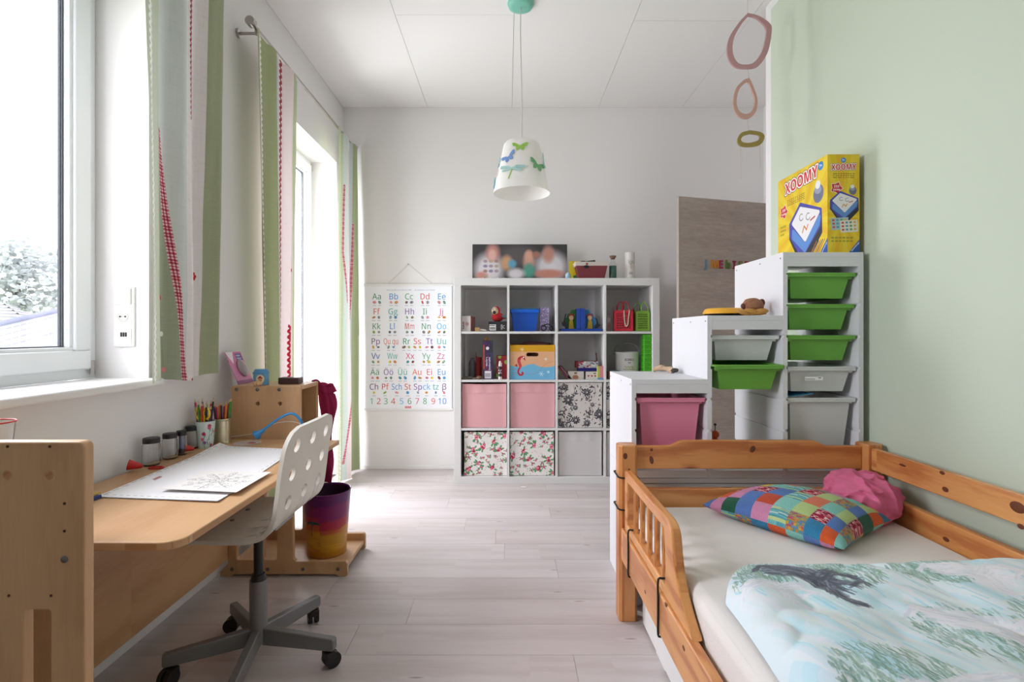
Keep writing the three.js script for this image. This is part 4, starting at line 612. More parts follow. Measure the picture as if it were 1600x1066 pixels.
  // third cell: pair of bookends, painted wood
  const bookend = (xa, xb, side, label, tint) => {
    const t = thing('bookend', label, 'bookend', [(xa + xb) / 2, Y1, 3.78], { group: 'painted wooden bookends' }), blue = rgb(26, 66, 160, 0.45);
    obj('foot', box(xa, xb, Y1 + 0.001, Y1 + 0.020, 3.73, 3.83, 0.003), blue, t); const xu = side > 0 ? xb : xa; obj('upright', box(xu - (side > 0 ? 0.030 : 0), xu + (side > 0 ? 0 : 0.030), Y1 + 0.02, Y1 + 0.168, 3.73, 3.83, 0.003), blue, t);
    const w = xb - xa - 0.03, xo = side > 0 ? xa : xb, X = (u) => xo + side * u * w, Yq = (v) => Y1 + 0.02 + v * 0.142;
    const bush = [[0.30, 0], [0.99, 0], [0.99, 1], [0.72, 0.98], [0.60, 0.80], [0.48, 0.78], [0.40, 0.58], [0.30, 0.5]].map(([u, v]) => [X(u), Yq(v)]);
    obj('backdrop', extr(shapeOf(bush), 0.006).translate(0, 0, -3.79), tint, t);
    const fig = [[0.52, 0], [0.86, 0], [0.80, 0.34], [0.76, 0.46], [0.60, 0.46], [0.56, 0.34]].map(([u, v]) => [X(u), Yq(v)]);
    const f = obj('painted_figure', extr(shapeOf(fig), 0.010).translate(0, 0, -3.778), rgb(182, 150, 40, 0.6), t);
    obj('head', new THREE.CylinderGeometry(0.017, 0.017, 0.008, 20).rotateX(Math.PI / 2).translate(X(0.69), Yq(0.57), -3.773), rgb(214, 170, 136, 0.6), f); obj('hair', extr(shapeOf([[0.48, 0.66], [0.58, 0.74], [0.70, 0.80], [0.82, 0.74], [0.92, 0.66], [0.80, 0.66], [0.69, 0.70], [0.58, 0.66]].map(([u, v]) => [X(u), Yq(v)])), 0.010).translate(0, 0, -3.776), rgb(150, 48, 30, 0.7), f);
    const animal = [[0.02, 0.42], [0.10, 0.16], [0.24, 0.10], [0.34, 0.04], [0.42, 0.02], [0.42, 0.22], [0.30, 0.36], [0.32, 0.62], [0.40, 0.82], [0.28, 0.72], [0.20, 0.40], [0.10, 0.30]].map(([u, v]) => [X(u), Yq(v * (side > 0 ? 1 : 0.7))]);
    obj('painted_animal', extr(shapeOf(animal), 0.010).translate(0, 0, -3.766), rgb(34, 36, 40, 0.6), t);
  };
  bookend(kx(876), kx(907), 1, 'blue bookend with green painted bush beside the glitter box', rgb(40, 112, 52, 0.6)); bookend(kx(907.3), kx(940), -1, 'blue bookend with sky blue painted scene beside the red basket', rgb(50, 130, 190, 0.6));
  // fourth cell: small card and two jelly baskets
  carton('picture_card_box', 'small pale picture box behind the red basket', 'box', kx(949.5), kx(957.5), Y1, 0.12, 3.80, 3.84, rgb(150, 132, 126, 0.6), faceTex(80, 160, (g) => { g.fillStyle = '#a39c98'; g.fillRect(0, 0, 80, 160); g.fillStyle = '#b57a72'; g.fillRect(10, 90, 50, 30); g.fillStyle = '#d8d0c8'; g.fillRect(10, 30, 50, 40); }));
  const basket = (label, xa, xb, y, h, m, dd, rot, cols, rows) => {
    const w = xb - xa, cx = (xa + xb) / 2, t = thing('jelly_basket', label, 'basket', [cx, y, 3.79], { local: true, rot });
    const panel = rrect(-w / 2, 0.002, w / 2, h, 0.022); const gx = (w - 0.034) / cols, gy = (h - 0.036) / rows;
    for (let i = 0; i < cols; i++) for (let j = 0; j < rows; j++) panel.holes.push(rrect(-w / 2 + 0.017 + i * gx + gx * 0.18, 0.018 + j * gy + gy * 0.16, -w / 2 + 0.017 + (i + 1) * gx - gx * 0.18, 0.018 + (j + 1) * gy - gy * 0.16, gx * 0.15, THREE.Path));
    const pg = extr(panel, 0.004, 0, 3);
    obj('front_panel', pg.clone().translate(0, 0, dd / 2 - 0.004), m, t); obj('back_panel', pg.clone().translate(0, 0, -dd / 2), m, t);
    const sd = shapeOf([[-dd / 2, 0.002], [dd / 2, 0.002], [dd / 2, h - 0.02], [0, h + 0.028], [-dd / 2, h - 0.02]]); const sg = extr(sd, 0.004).rotateY(Math.PI / 2);
    obj('side_panel', sg.clone().translate(-w / 2, 0, 0), m, t); obj('side_panel', sg.clone().translate(w / 2 - 0.004, 0, 0), m, t); obj('bottom', new RoundedBoxGeometry(w, 0.004, dd, 1, 0.001).translate(0, 0.004, 0), m, t);
    for (const s of [-1, 1]) obj('handle', tube([new THREE.Vector3(-0.022 + s * 0.016, h - 0.004, s * (dd / 2 - 0.003)), new THREE.Vector3(-0.022 + s * 0.016, h + 0.035, s * 0.03), new THREE.Vector3(s * 0.016, h + 0.066, s * 0.02), new THREE.Vector3(0.022 + s * 0.016, h + 0.035, s * 0.03), new THREE.Vector3(0.022 + s * 0.016, h - 0.004, s * (dd / 2 - 0.003))], 0.0042, 28, 8), m, t);
    return t;
  };
  const redB = basket('red plastic jelly basket with two handles on the top shelf', kx(960), kx(989.5), Y1, 0.155, rgb(206, 40, 62, 0.4), 0.11, -0.15, 7, 7);
  const strap = obj('ribbon_loop', [tube([new THREE.Vector3(0.004, 0.155, 0.060), new THREE.Vector3(0.008, 0.08, 0.061), new THREE.Vector3(0.018, 0.035, 0.061), new THREE.Vector3(0.030, 0.05, 0.061), new THREE.Vector3(0.036, 0.10, 0.061), new THREE.Vector3(0.044, 0.155, 0.060)], 0.005, 30, 6).scale(1, 1, 1)], rgb(196, 180, 156, 0.8), redB);
  basket('light green plastic jelly basket against the shelf side', kx(991.5), kx(1014), Y1, 0.150, rgb(126, 168, 62, 0.4), 0.10, 0.05, 6, 7);
  // second row, first cell
  tag(obj('plastic_bottle', lathe([[0, 0.002], [0.026, 0.002], [0.028, 0.01], [0.028, 0.11], [0.02, 0.13], [0.012, 0.14], [0.012, 0.15], [0, 0.15]], kx(738, 3.9), Y2, 3.9, 24), rgb(146, 142, 148, 0.3, { transmission: 0.4, thickness: 0 })), 'clear plastic bottle beside the red pouch', 'bottle');
  const pouch = gridGeo(20, 20, (u, v) => V(kx(748, 3.86) - 0.022 + 0.044 * u, Y2 + 0.002 + v * (0.155 + (u < 0.12 ? 0.045 * v * (1 - u / 0.12) : 0)), 3.86 - 0.012 * Math.sin(u * 3.14) * (1 - v * 0.6)));
  tag(obj('red_pouch', [pouch, pouch.clone().translate(0, 0, -0.02)], rgb(150, 24, 30, 0.6)), 'red pouch standing behind the purple magic game box', 'pouch');
  carton('magic_game_box', 'tall purple game box with white slanted lettering and barcode', 'game box', kx(755), kx(769.5), Y2, 0.282, 3.745, 3.83, rgb(52, 32, 66, 0.45), faceTex(140, 560, (g) => { g.fillStyle = '#3d2450'; g.fillRect(0, 0, 140, 560); const q = mulberry(4); for (let i = 0; i < 60; i++) { g.fillStyle = ['#5c2f78', '#2a2a34', '#8a3a4a', '#324a68'][i % 4]; g.globalAlpha = 0.6; g.beginPath(); g.ellipse(q() * 140, q() * 560, 24, 12, q() * 3, 0, 7); g.fill(); } g.globalAlpha = 1; g.fillStyle = '#27313a'; g.fillRect(96, 0, 44, 180); g.fillStyle = '#b54a3c'; g.fillRect(0, 60, 22, 360); g.fillStyle = '#e6e2ea'; g.beginPath(); g.arc(66, 110, 24, 0, 7); g.fill(); g.save(); g.translate(64, 370); g.rotate(-Math.PI / 2); g.font = 'bold 34px sans-serif'; g.fillText("Merlin's", 0, 0, 170); g.fillText('Zaubertafel', -60, 44, 300); g.restore(); g.fillRect(24, 440, 96, 108); g.fillStyle = '#555'; for (let i = 0; i < 20; i++) g.fillRect(32 + i * 4, 470, 2, 60); }));
  tag(obj('wooden_figure', [ball(0.012, kx(760), Y2 + 0.296, 3.79, 1.1, 1, 0.9), cyl(0.008, 0.007, 0.012, kx(760), Y2 + 0.2825, 3.79, 12)], rgb(170, 122, 50, 0.6)), 'small yellow brown knob figure on the magic game box', 'figure');
  carton('strawberry_box', 'dark red box with green leaf print behind the marker', 'box', kx(775.5), kx(792), Y2, 0.17, 3.78, 3.90, rgb(140, 22, 32, 0.5), faceTex(128, 256, (g) => { g.fillStyle = '#8e1a26'; g.fillRect(0, 0, 128, 256); g.fillStyle = '#7ea83a'; for (const [x, y] of [[118, 70], [8, 220], [40, 12]]) { g.beginPath(); g.arc(x, y, 22, 0, 7); g.fill(); } g.fillStyle = '#d98a90'; for (const [x, y] of [[60, 90], [18, 130]]) { g.beginPath(); g.arc(x, y, 12, 0, 7); g.fill(); } }));
  const mk = thing('marker_pen', 'black and white marker pen standing by the dark red box', 'marker', [kx(781.5), Y2, 3.735]);
  obj('barrel', cyl(0.0125, 0.0125, 0.095, kx(781.5), Y2 + 0.001, 3.735, 20), mat(0xffffff, 0.4, { map: ctex(128, 128, (g) => { g.fillStyle = '#26282b'; g.fillRect(0, 0, 128, 128); g.fillStyle = '#dcd9d6'; g.fillRect(0, 100, 128, 28); g.strokeStyle = '#e8e6e2'; g.lineWidth = 8; for (let k = 0; k < 4; k++) { g.beginPath(); g.arc(16 + 32 * k, 52, 16, 1, 5); g.stroke(); } }) }), mk); obj('cap', lathe([[0, 0.135], [0.006, 0.135], [0.0085, 0.125], [0.0125, 0.10], [0.0125, 0.096], [0, 0.096]], kx(781.5), Y2, 3.735, 20), rgb(214, 210, 206, 0.4), mk);
  for (const [px, w, h, c, l] of [[726, 0.024, 0.018, [104, 100, 84], 'flat grey green stone at the shelf corner'], [735, 0.030, 0.024, [84, 78, 70], 'dark grey stone between two smaller stones'], [742, 0.022, 0.014, [120, 110, 88], 'flat sandy stone before the dark stone'], [749, 0.022, 0.027, [120, 92, 74], 'brown round stone beside the magic game box']]) tag(obj('pebble', blob(w, h / 2, 0.02, (v) => 1 + 0.25 * n3(v.x + px, v.y, v.z), 6).translate(kx(px), Y2 + h * 0.45, -3.745), rgb(...c, 0.7)), l, 'stone');
  // second cell: seahorse box
  const sea = faceTex(700, 540, (g, W, H) => {
    g.fillStyle = '#e0ad86'; g.fillRect(0, 0, W, H); g.fillStyle = '#d8a018'; g.fillRect(0, 0, W, 105); g.fillStyle = '#6fb4d8'; g.beginPath(); g.moveTo(0, 320); g.quadraticCurveTo(120, 350, 200, 340); g.quadraticCurveTo(300, 290, 380, 300); g.quadraticCurveTo(520, 380, 700, 325); g.lineTo(700, H); g.lineTo(0, H); g.fill();
    g.strokeStyle = '#c0283a'; g.lineWidth = 30; g.lineCap = 'round'; g.beginPath(); g.moveTo(215, 185); g.bezierCurveTo(130, 180, 110, 240, 150, 290); g.bezierCurveTo(190, 340, 120, 370, 130, 430); g.bezierCurveTo(145, 490, 215, 470, 195, 430); g.stroke(); g.lineWidth = 46; g.beginPath(); g.moveTo(150, 210); g.bezierCurveTo(120, 250, 160, 300, 160, 330); g.stroke();
    g.fillStyle = '#c0283a'; g.beginPath(); g.moveTo(225, 170); g.lineTo(245, 250); g.lineTo(205, 215); g.fill(); g.beginPath(); g.moveTo(110, 290); g.lineTo(70, 320); g.lineTo(120, 345); g.fill(); g.strokeStyle = '#e68a8c'; g.lineWidth = 4; for (let k = 0; k < 6; k++) { g.beginPath(); g.moveTo(126, 235 + k * 22); g.lineTo(176, 245 + k * 20); g.stroke(); } g.fillStyle = '#fff'; g.beginPath(); g.arc(212, 192, 10, 0, 7); g.fill();
    g.strokeStyle = 'rgba(190,70,70,0.8)'; g.lineWidth = 3; for (const y of [380, 440, 470]) { g.beginPath(); g.moveTo(10, y); g.lineTo(110, y - 10); g.stroke(); } g.beginPath(); g.moveTo(210, 450); g.bezierCurveTo(380, 450, 440, 440, 480, 380); g.bezierCurveTo(540, 300, 570, 270, 690, 260); g.stroke(); g.strokeStyle = 'rgba(235,240,240,0.9)'; g.lineWidth = 6; for (const [x, y, r] of [[190, 70, 30], [490, 450, 40], [560, 220, 24], [600, 420, 22]]) for (let k = 0; k < 3; k++) { g.beginPath(); g.moveTo(x - r * Math.cos(k), y - r * Math.sin(k)); g.lineTo(x + r * Math.cos(k), y + r * Math.sin(k)); g.stroke(); }
  });
  { const x0 = cellX(1) + 0.004, x1 = x0 + 0.325, t = thing('seahorse_box', 'cardboard box printed with a red seahorse on sand and water', 'storage box', [(x0 + x1) / 2, Y2, 3.72]), h = 0.252, hole = rrect((x0 + x1) / 2 - 0.044, Y2 + h - 0.083, (x0 + x1) / 2 + 0.044, Y2 + h - 0.055, 0.0139, THREE.Path), f = rrect(x0, Y2 + 0.001, x1, Y2 + h, 0.002);
    f.holes.push(hole); const fg = extr(f, 0.004, 0, 10).translate(0, 0, -3.724); const uvp = fg.attributes.position, uv = new Float32Array(uvp.count * 2); for (let i = 0; i < uvp.count; i++) { uv[i * 2] = (uvp.getX(i) - x0) / (x1 - x0); uv[i * 2 + 1] = (uvp.getY(i) - Y2) / h; } fg.setAttribute('uv', new THREE.BufferAttribute(uv, 2));
    obj('printed_front', fg, sea, t); obj('walls', [box(x0, x0 + 0.004, Y2 + 0.001, Y2 + h, 3.724, 4.04), box(x1 - 0.004, x1, Y2 + 0.001, Y2 + h, 3.724, 4.04), box(x0, x1, Y2 + 0.001, Y2 + h, 4.04, 4.044), box(x0 + 0.004, x1 - 0.004, Y2 + 0.001, Y2 + 0.005, 3.724, 4.04)], rgb(206, 160, 110, 0.8), t);
    tag(obj('folded_cloth', blob(0.12, 0.024, 0.1, (v) => 1 + 0.4 * n3(v.x * 2, v.y * 2, v.z * 2), 8).translate((x0 + x1) / 2 + 0.03, Y2 + 0.250, -3.88), rgb(110, 66, 66, 0.9)), 'dark red cloth inside the seahorse box', 'cloth'); }
  // third cell
  for (const [i, c, l] of [[0, [150, 66, 92], 'thin pink book leaning in the shelf corner'], [1, [52, 52, 60], 'thin dark book leaning on the shelf side'], [2, [186, 120, 122], 'thin rose book leaning before the dark book'], [3, [92, 40, 52], 'thin maroon book leaning lowest in the row']]) { const o = tag(obj('thin_book', new THREE.BoxGeometry(0.006, 0.115, 0.14), rgb(...c, 0.6)), l, 'book', 'thin leaning books'); o.position.set(kx(877) + 0.009 * i + 0.012, Y2 + 0.048, -3.81); o.rotation.z = 0.72 - 0.02 * i; }
  carton('printed_gift_box', 'small white box with a brown bottle print on the shelf', 'box', kx(887), kx(911.5), Y2, 0.058, 3.74, 3.82, rgb(176, 166, 150, 0.6), faceTex(250, 125, (g) => { g.fillStyle = '#cfcac0'; g.fillRect(0, 0, 250, 125); g.fillStyle = '#a4755a'; g.beginPath(); g.ellipse(118, 95, 50, 40, 0, 0, 7); g.fill(); g.fillStyle = '#7c6248'; g.fillRect(98, 14, 46, 28); g.fillStyle = '#8c4c3c'; g.fillRect(90, 84, 70, 8); g.fillStyle = '#4a4440'; for (const x of [14, 42, 176, 204, 232]) g.fillRect(x, 100, 9, 10); }));
  carton('heart_box', 'small white box with three red hearts on the shelf', 'box', kx(914.5), kx(932), Y2, 0.056, 3.74, 3.82, rgb(190, 182, 176, 0.6), faceTex(180, 125, (g) => { g.fillStyle = '#d8d4cc'; g.fillRect(0, 0, 180, 125); g.fillStyle = '#b3202c'; for (const x of [45, 98, 152]) { g.beginPath(); g.arc(x - 7, 66, 9, 0, 7); g.arc(x + 7, 66, 9, 0, 7); g.fill(); g.beginPath(); g.moveTo(x - 16, 69); g.lineTo(x, 90); g.lineTo(x + 16, 69); g.fill(); } g.fillStyle = '#5a4a40'; g.fillRect(124, 22, 40, 16); }));
  carton('blue_flat_box', 'flat dark blue box lying across two small boxes', 'box', kx(904), kx(932), Y2 + 0.0585, 0.022, 3.75, 3.85, rgb(24, 16, 110, 0.5));
  carton('cartoon_gift_box', 'colourful red and white gift box on the dark blue box', 'box', kx(900.5), kx(935), Y2 + 0.0815, 0.048, 3.765, 3.86, rgb(124, 40, 44, 0.6), faceTex(300, 140, (g) => { g.fillStyle = '#b9bdc0'; g.fillRect(0, 0, 300, 140); const q = mulberry(15); for (let i = 0; i < 26; i++) { g.fillStyle = ['#a83040', '#c69a72', '#5f7486', '#d9d9d6', '#8e3c4c'][i % 5]; g.beginPath(); g.ellipse(q() * 300, q() * 140, 22, 14, q() * 3, 0, 7); g.fill(); } g.fillStyle = '#7c2028'; g.fillRect(0, 0, 30, 140); }));
  tag(obj('thin_brush', tube([V(kx(934, 3.83), Y2 + 0.08, 3.83), V(kx(933, 3.83), Y2 + 0.135, 3.84), V(kx(932, 3.83), Y2 + 0.19, 3.85)], 0.004, 8, 8), rgb(90, 30, 34, 0.6)), 'thin dark red brush standing behind the gift box', 'brush');
  { const t = thing('candy_tube', 'upright pink and yellow tube with a blue foot', 'tube', [kx(937), Y2, 3.735]); obj('pink_side', box(kx(936), kx(941.5), Y2 + 0.012, Y2 + 0.098, 3.72, 3.75, 0.002), rgb(206, 128, 138, 0.6), t); obj('yellow_side', box(kx(932), kx(936), Y2 + 0.012, Y2 + 0.098, 3.72, 3.75, 0.002), rgb(184, 186, 92, 0.6), t); obj('blue_foot', box(kx(932.5), kx(941), Y2 + 0.001, Y2 + 0.012, 3.718, 3.752, 0.002), rgb(104, 160, 204, 0.6), t); }
  // fourth cell: bucket and stack of cups
  const bkx = 0.899, bk = thing('white_bucket', 'white plastic bucket with wire handle and small dark lettering', 'bucket', [bkx, Y2, 3.84]);
  obj('bucket_body', heightUV(lathe([[0, 0.002], [0.082, 0.002], [0.084, 0.006], [0.089, 0.185], [0.092, 0.187], [0.092, 0.197], [0.088, 0.198], [0.082, 0.01], [0, 0.008]], bkx, Y2, 3.84, 48), Y2, 0.198), mat(0xffffff, 0.4, { map: ctex(1024, 256, (g, W) => { g.fillStyle = '#cfcfca'; g.fillRect(0, 0, W, 256); for (const o of [0.5, 0.0, 1.0]) { const c = o * W; g.textAlign = 'center'; g.font = 'bold 30px sans-serif'; g.fillStyle = '#262426'; g.fillText('ECONE', c - 14, 82); g.fillStyle = '#8c2436'; g.fillText('O', c + 52, 82); g.fillStyle = '#262426'; g.font = 'bold 22px sans-serif'; g.fillText('TOY', c, 108); g.fillStyle = '#a3a860'; for (let k = 0; k < 9; k++) g.fillRect(c - 66 + k * 14, 128 + (k % 3) * 4, 8, 18); g.fillRect(c - 90, 158, 170, 8); g.fillStyle = '#b9b9b2'; g.fillRect(c - 110, 190, 220, 4); } }) }), bk);
  obj('handle', tube([V(bkx - 0.092, Y2 + 0.18, 3.85), V(bkx - 0.07, Y2 + 0.235, 3.90), V(bkx + 0.02, Y2 + 0.265, 3.92), V(bkx + 0.085, Y2 + 0.24, 3.89), V(bkx + 0.092, Y2 + 0.18, 3.84)], 0.003, 40, 6), rgb(170, 174, 160, 0.5), bk);
  const ORD = ['second', 'third', 'fourth', 'fifth', 'sixth', 'seventh', 'eighth', 'ninth', 'tenth'];
  const cupG = new RoundedBoxGeometry(0.058, 0.020, 0.10, 2, 0.006);
  for (let i = 0; i < 20; i++) { const o = tag(obj('green_tray', i % 2 ? cupG : cupG.clone().scale(0.90, 0.8, 0.93), rgb(78, 176, 36, 0.45)), 'bright green plastic tray nested in the tall stack', 'tray', 'stacked green trays in the cube shelf'); o.position.set(1.0235, Y2 + 0.0105 + i * 0.0162, -3.77); o.userData.label = `bright green plastic tray, ${i < 10 ? ['lowest', ...ORD.slice(0, 9).map((w) => w + ' from the bottom')][i] : [...ORD.slice(0, 9).map((w) => w + ' from the top').reverse(), 'topmost'][i - 10]} of its stack`; }
  carton('teal_box', 'low teal box beside the white bucket', 'box', kx(957), kx(967), Y2, 0.062, 3.75, 3.80, rgb(70, 118, 118, 0.5)); carton('rust_box', 'small rust brown box in the corner beside the teal box', 'box', kx(949.5), kx(955), Y2, 0.055, 3.75, 3.80, rgb(120, 56, 34, 0.6));
  // on top of the shelf
  const YT = KH, xp0 = PX(738, 3.86), xp1 = PX(886.5, 3.86), ph = 0.272;
  const photo = ctex(1024, 400, (g, W, H) => {
    g.fillStyle = '#3a3839'; g.fillRect(0, 0, W, H); const soft = (x, y, rx, ry, c) => { g.save(); g.translate(x, y); g.scale(rx * 1.35, ry * 1.35); const q = g.createRadialGradient(0, 0, 0, 0, 0, 1); q.addColorStop(0, c); q.addColorStop(0.5, c + 'ee'); q.addColorStop(0.75, c + '88'); q.addColorStop(1, c + '00'); g.fillStyle = q; g.beginPath(); g.arc(0, 0, 1, 0, 7); g.fill(); g.restore(); };
    soft(500, 130, 190, 120, '#5b5557'); soft(180, 280, 150, 170, '#e3dbe0'); soft(220, 90, 72, 92, '#c48a80'); soft(215, 120, 40, 60, '#e0b0a4'); soft(850, 250, 165, 160, '#dedbe0'); soft(820, 110, 62, 92, '#c08a7a'); soft(820, 330, 160, 46, '#c78474'); soft(610, 200, 60, 110, '#cf9a8c'); soft(610, 130, 44, 62, '#d8a48e'); soft(610, 300, 60, 80, '#4f9c8a'); soft(370, 210, 60, 80, '#d0a07a'); soft(430, 220, 44, 44, '#5fa4c0'); soft(470, 330, 90, 60, '#e0dade'); soft(100, 350, 60, 40, '#cf9084'); soft(690, 120, 40, 40, '#a87464');
    const q = mulberry(3); for (let i = 0; i < 10; i++) soft(140 + (i % 3) * 60, 190 + Math.floor(i / 3) * 55, 22, 16, ['#a8909c', '#b8a48c', '#a4807c', '#8c84a0'][i % 4]); g.fillStyle = '#8d7c7c'; g.fillRect(0, 385, W, 15);
    for (let i = 0; i < 16; i++) { g.fillStyle = ['#ece6e6', '#20202a', '#3a8a80', '#c8a0a0'][i % 4]; g.fillRect(110 + i * 20, 370 + q() * 10, 9, 22); }
  });
  const cv = obj('canvas_print', new THREE.BoxGeometry(xp1 - xp0, ph, 0.018).translate(0, ph / 2, 0), [M.dark, M.dark, M.dark, M.dark, mat(0xffffff, 0.6, { map: photo }), M.dark]); cv.position.set((xp0 + xp1) / 2, YT + 0.002, -3.87); cv.rotation.x = -0.05; tag(cv, 'wide blurred family photo canvas standing on the shelf', 'picture');
  const tr = thing('snow_globe', 'tiny pale blue glass trinket beside the yellow book', 'trinket', [PX(887.5, 3.75), YT, 3.75]); obj('dome', lathe([[0, 0.045], [0.012, 0.042], [0.0195, 0.03], [0.0205, 0.004], [0, 0.001]], PX(887.5, 3.75), YT + 0.0005, 3.75, 24), rgb(176, 206, 222, 0.15), tr); obj('figure', ball(0.009, PX(887, 3.75), YT + 0.027, 3.738, 1, 1, 0.8), rgb(210, 120, 84, 0.6), tr);
  carton('yellow_book', 'yellow picture book standing behind the maroon basket', 'book', PX(889.5, 3.86), PX(931, 3.86), YT, 0.142, 3.855, 3.867, rgb(214, 196, 30, 0.5), faceTex(200, 160, (g) => { g.fillStyle = '#d9c41c'; g.fillRect(0, 0, 200, 160); g.fillStyle = '#2f7a4c'; g.fillRect(28, 14, 20, 40); g.fillRect(30, 120, 26, 30); g.fillStyle = '#a8322c'; g.fillRect(34, 30, 14, 20); }));
  const mb = thing('maroon_basket', 'maroon fabric basket with a cream rim on the shelf', 'basket', [PX(923, 3.78), YT, 3.78]), mx = PX(923, 3.78);
  obj('basket_body', frustumShell(0.232, 0.12, 0.185, 0.1, 0.104, 0.003).translate(mx, YT + 0.001, -3.78), rgb(122, 48, 56, 0.6), mb); obj('rim', [frustumShell(0.246, 0.132, 0.234, 0.122, 0.028, 0.003).translate(mx, YT + 0.092, -3.78)], rgb(206, 198, 188, 0.8), mb); obj('label', [new THREE.CylinderGeometry(0.02, 0.02, 0.002, 24).rotateX(Math.PI / 2).scale(1, 0.55, 1).translate(PX(916, 3.715), YT + 0.083, -3.713)], M.black, mb);
  obj('heart_tag', ball(0.008, PX(917, 3.715), YT + 0.105, 3.714, 1, 1, 0.3), rgb(170, 50, 60, 0.6), mb); obj('contents', [new THREE.BoxGeometry(0.10, 0.02, 0.05).rotateZ(0.12).translate(mx - 0.02, YT + 0.122, -3.78), new THREE.BoxGeometry(0.03, 0.012, 0.03).translate(mx - 0.06, YT + 0.126, -3.77)], M.dark, mb);
  const bo = thing('corked_bottle', 'small corked bottle filled with blue green sand', 'bottle', [PX(957.5, 3.8), YT, 3.8]), bxx = PX(957.5, 3.8);
  obj('glass_body', lathe([[0, 0.002], [0.027, 0.002], [0.029, 0.006], [0.029, 0.115], [0.018, 0.135], [0.017, 0.158]], bxx, YT, 3.8, 28), M.glass, bo); obj('sand', lathe([[0, 0.004], [0.0265, 0.004], [0.0265, 0.1], [0, 0.1]], bxx, YT, 3.8, 28), rgb(70, 112, 100, 0.9), bo); obj('cork', lathe([[0, 0.150], [0.015, 0.150], [0.018, 0.160], [0.024, 0.166], [0.024, 0.175], [0, 0.175]], bxx, YT, 3.8, 24), rgb(136, 104, 82, 0.9), bo);
  tag(obj('pillar_candle', heightUV(lathe([[0, 0.002], [0.036, 0.002], [0.0365, 0.004], [0.0365, 0.196], [0.034, 0.2], [0.02, 0.197], [0, 0.197]], PX(984, 3.8), YT, 3.8, 36), YT, 0.2), mat(0xffffff, 0.5, { map: ctex(512, 256, (g, W) => { g.fillStyle = '#dedad3'; g.fillRect(0, 0, W, 256); for (const c of [W * 0.5, 0, W]) { g.fillStyle = '#a9aa98'; for (let k = 0; k < 6; k++) { g.beginPath(); g.ellipse(c - 40 + k * 16, 90 + (k % 2) * 14, 6, 20, k * 0.3, 0, 7); g.fill(); } g.fillStyle = '#5a3a32'; g.fillRect(c - 4, 112, 6, 46); g.fillRect(c - 14, 112, 24, 5); g.fillStyle = '#b48a58'; g.fillRect(c + 16, 120, 5, 36); g.fillStyle = '#5c9c8c'; g.fillRect(c - 34, 130, 5, 16); g.fillStyle = '#b5b4ac'; g.fillRect(c - 34, 190, 64, 24); } }) })), 'white printed pillar candle at the shelf corner', 'candle');
}
tag(obj('paper_scrap', blob(0.022, 0.003, 0.012, (v) => 1 + 0.5 * n3(v.x * 2, v.y, v.z * 2), 5).translate(PX(818, 3.62), 0.003, -3.62), M.white), 'tiny white paper scrap on the floor before the cube shelf', 'paper scrap');

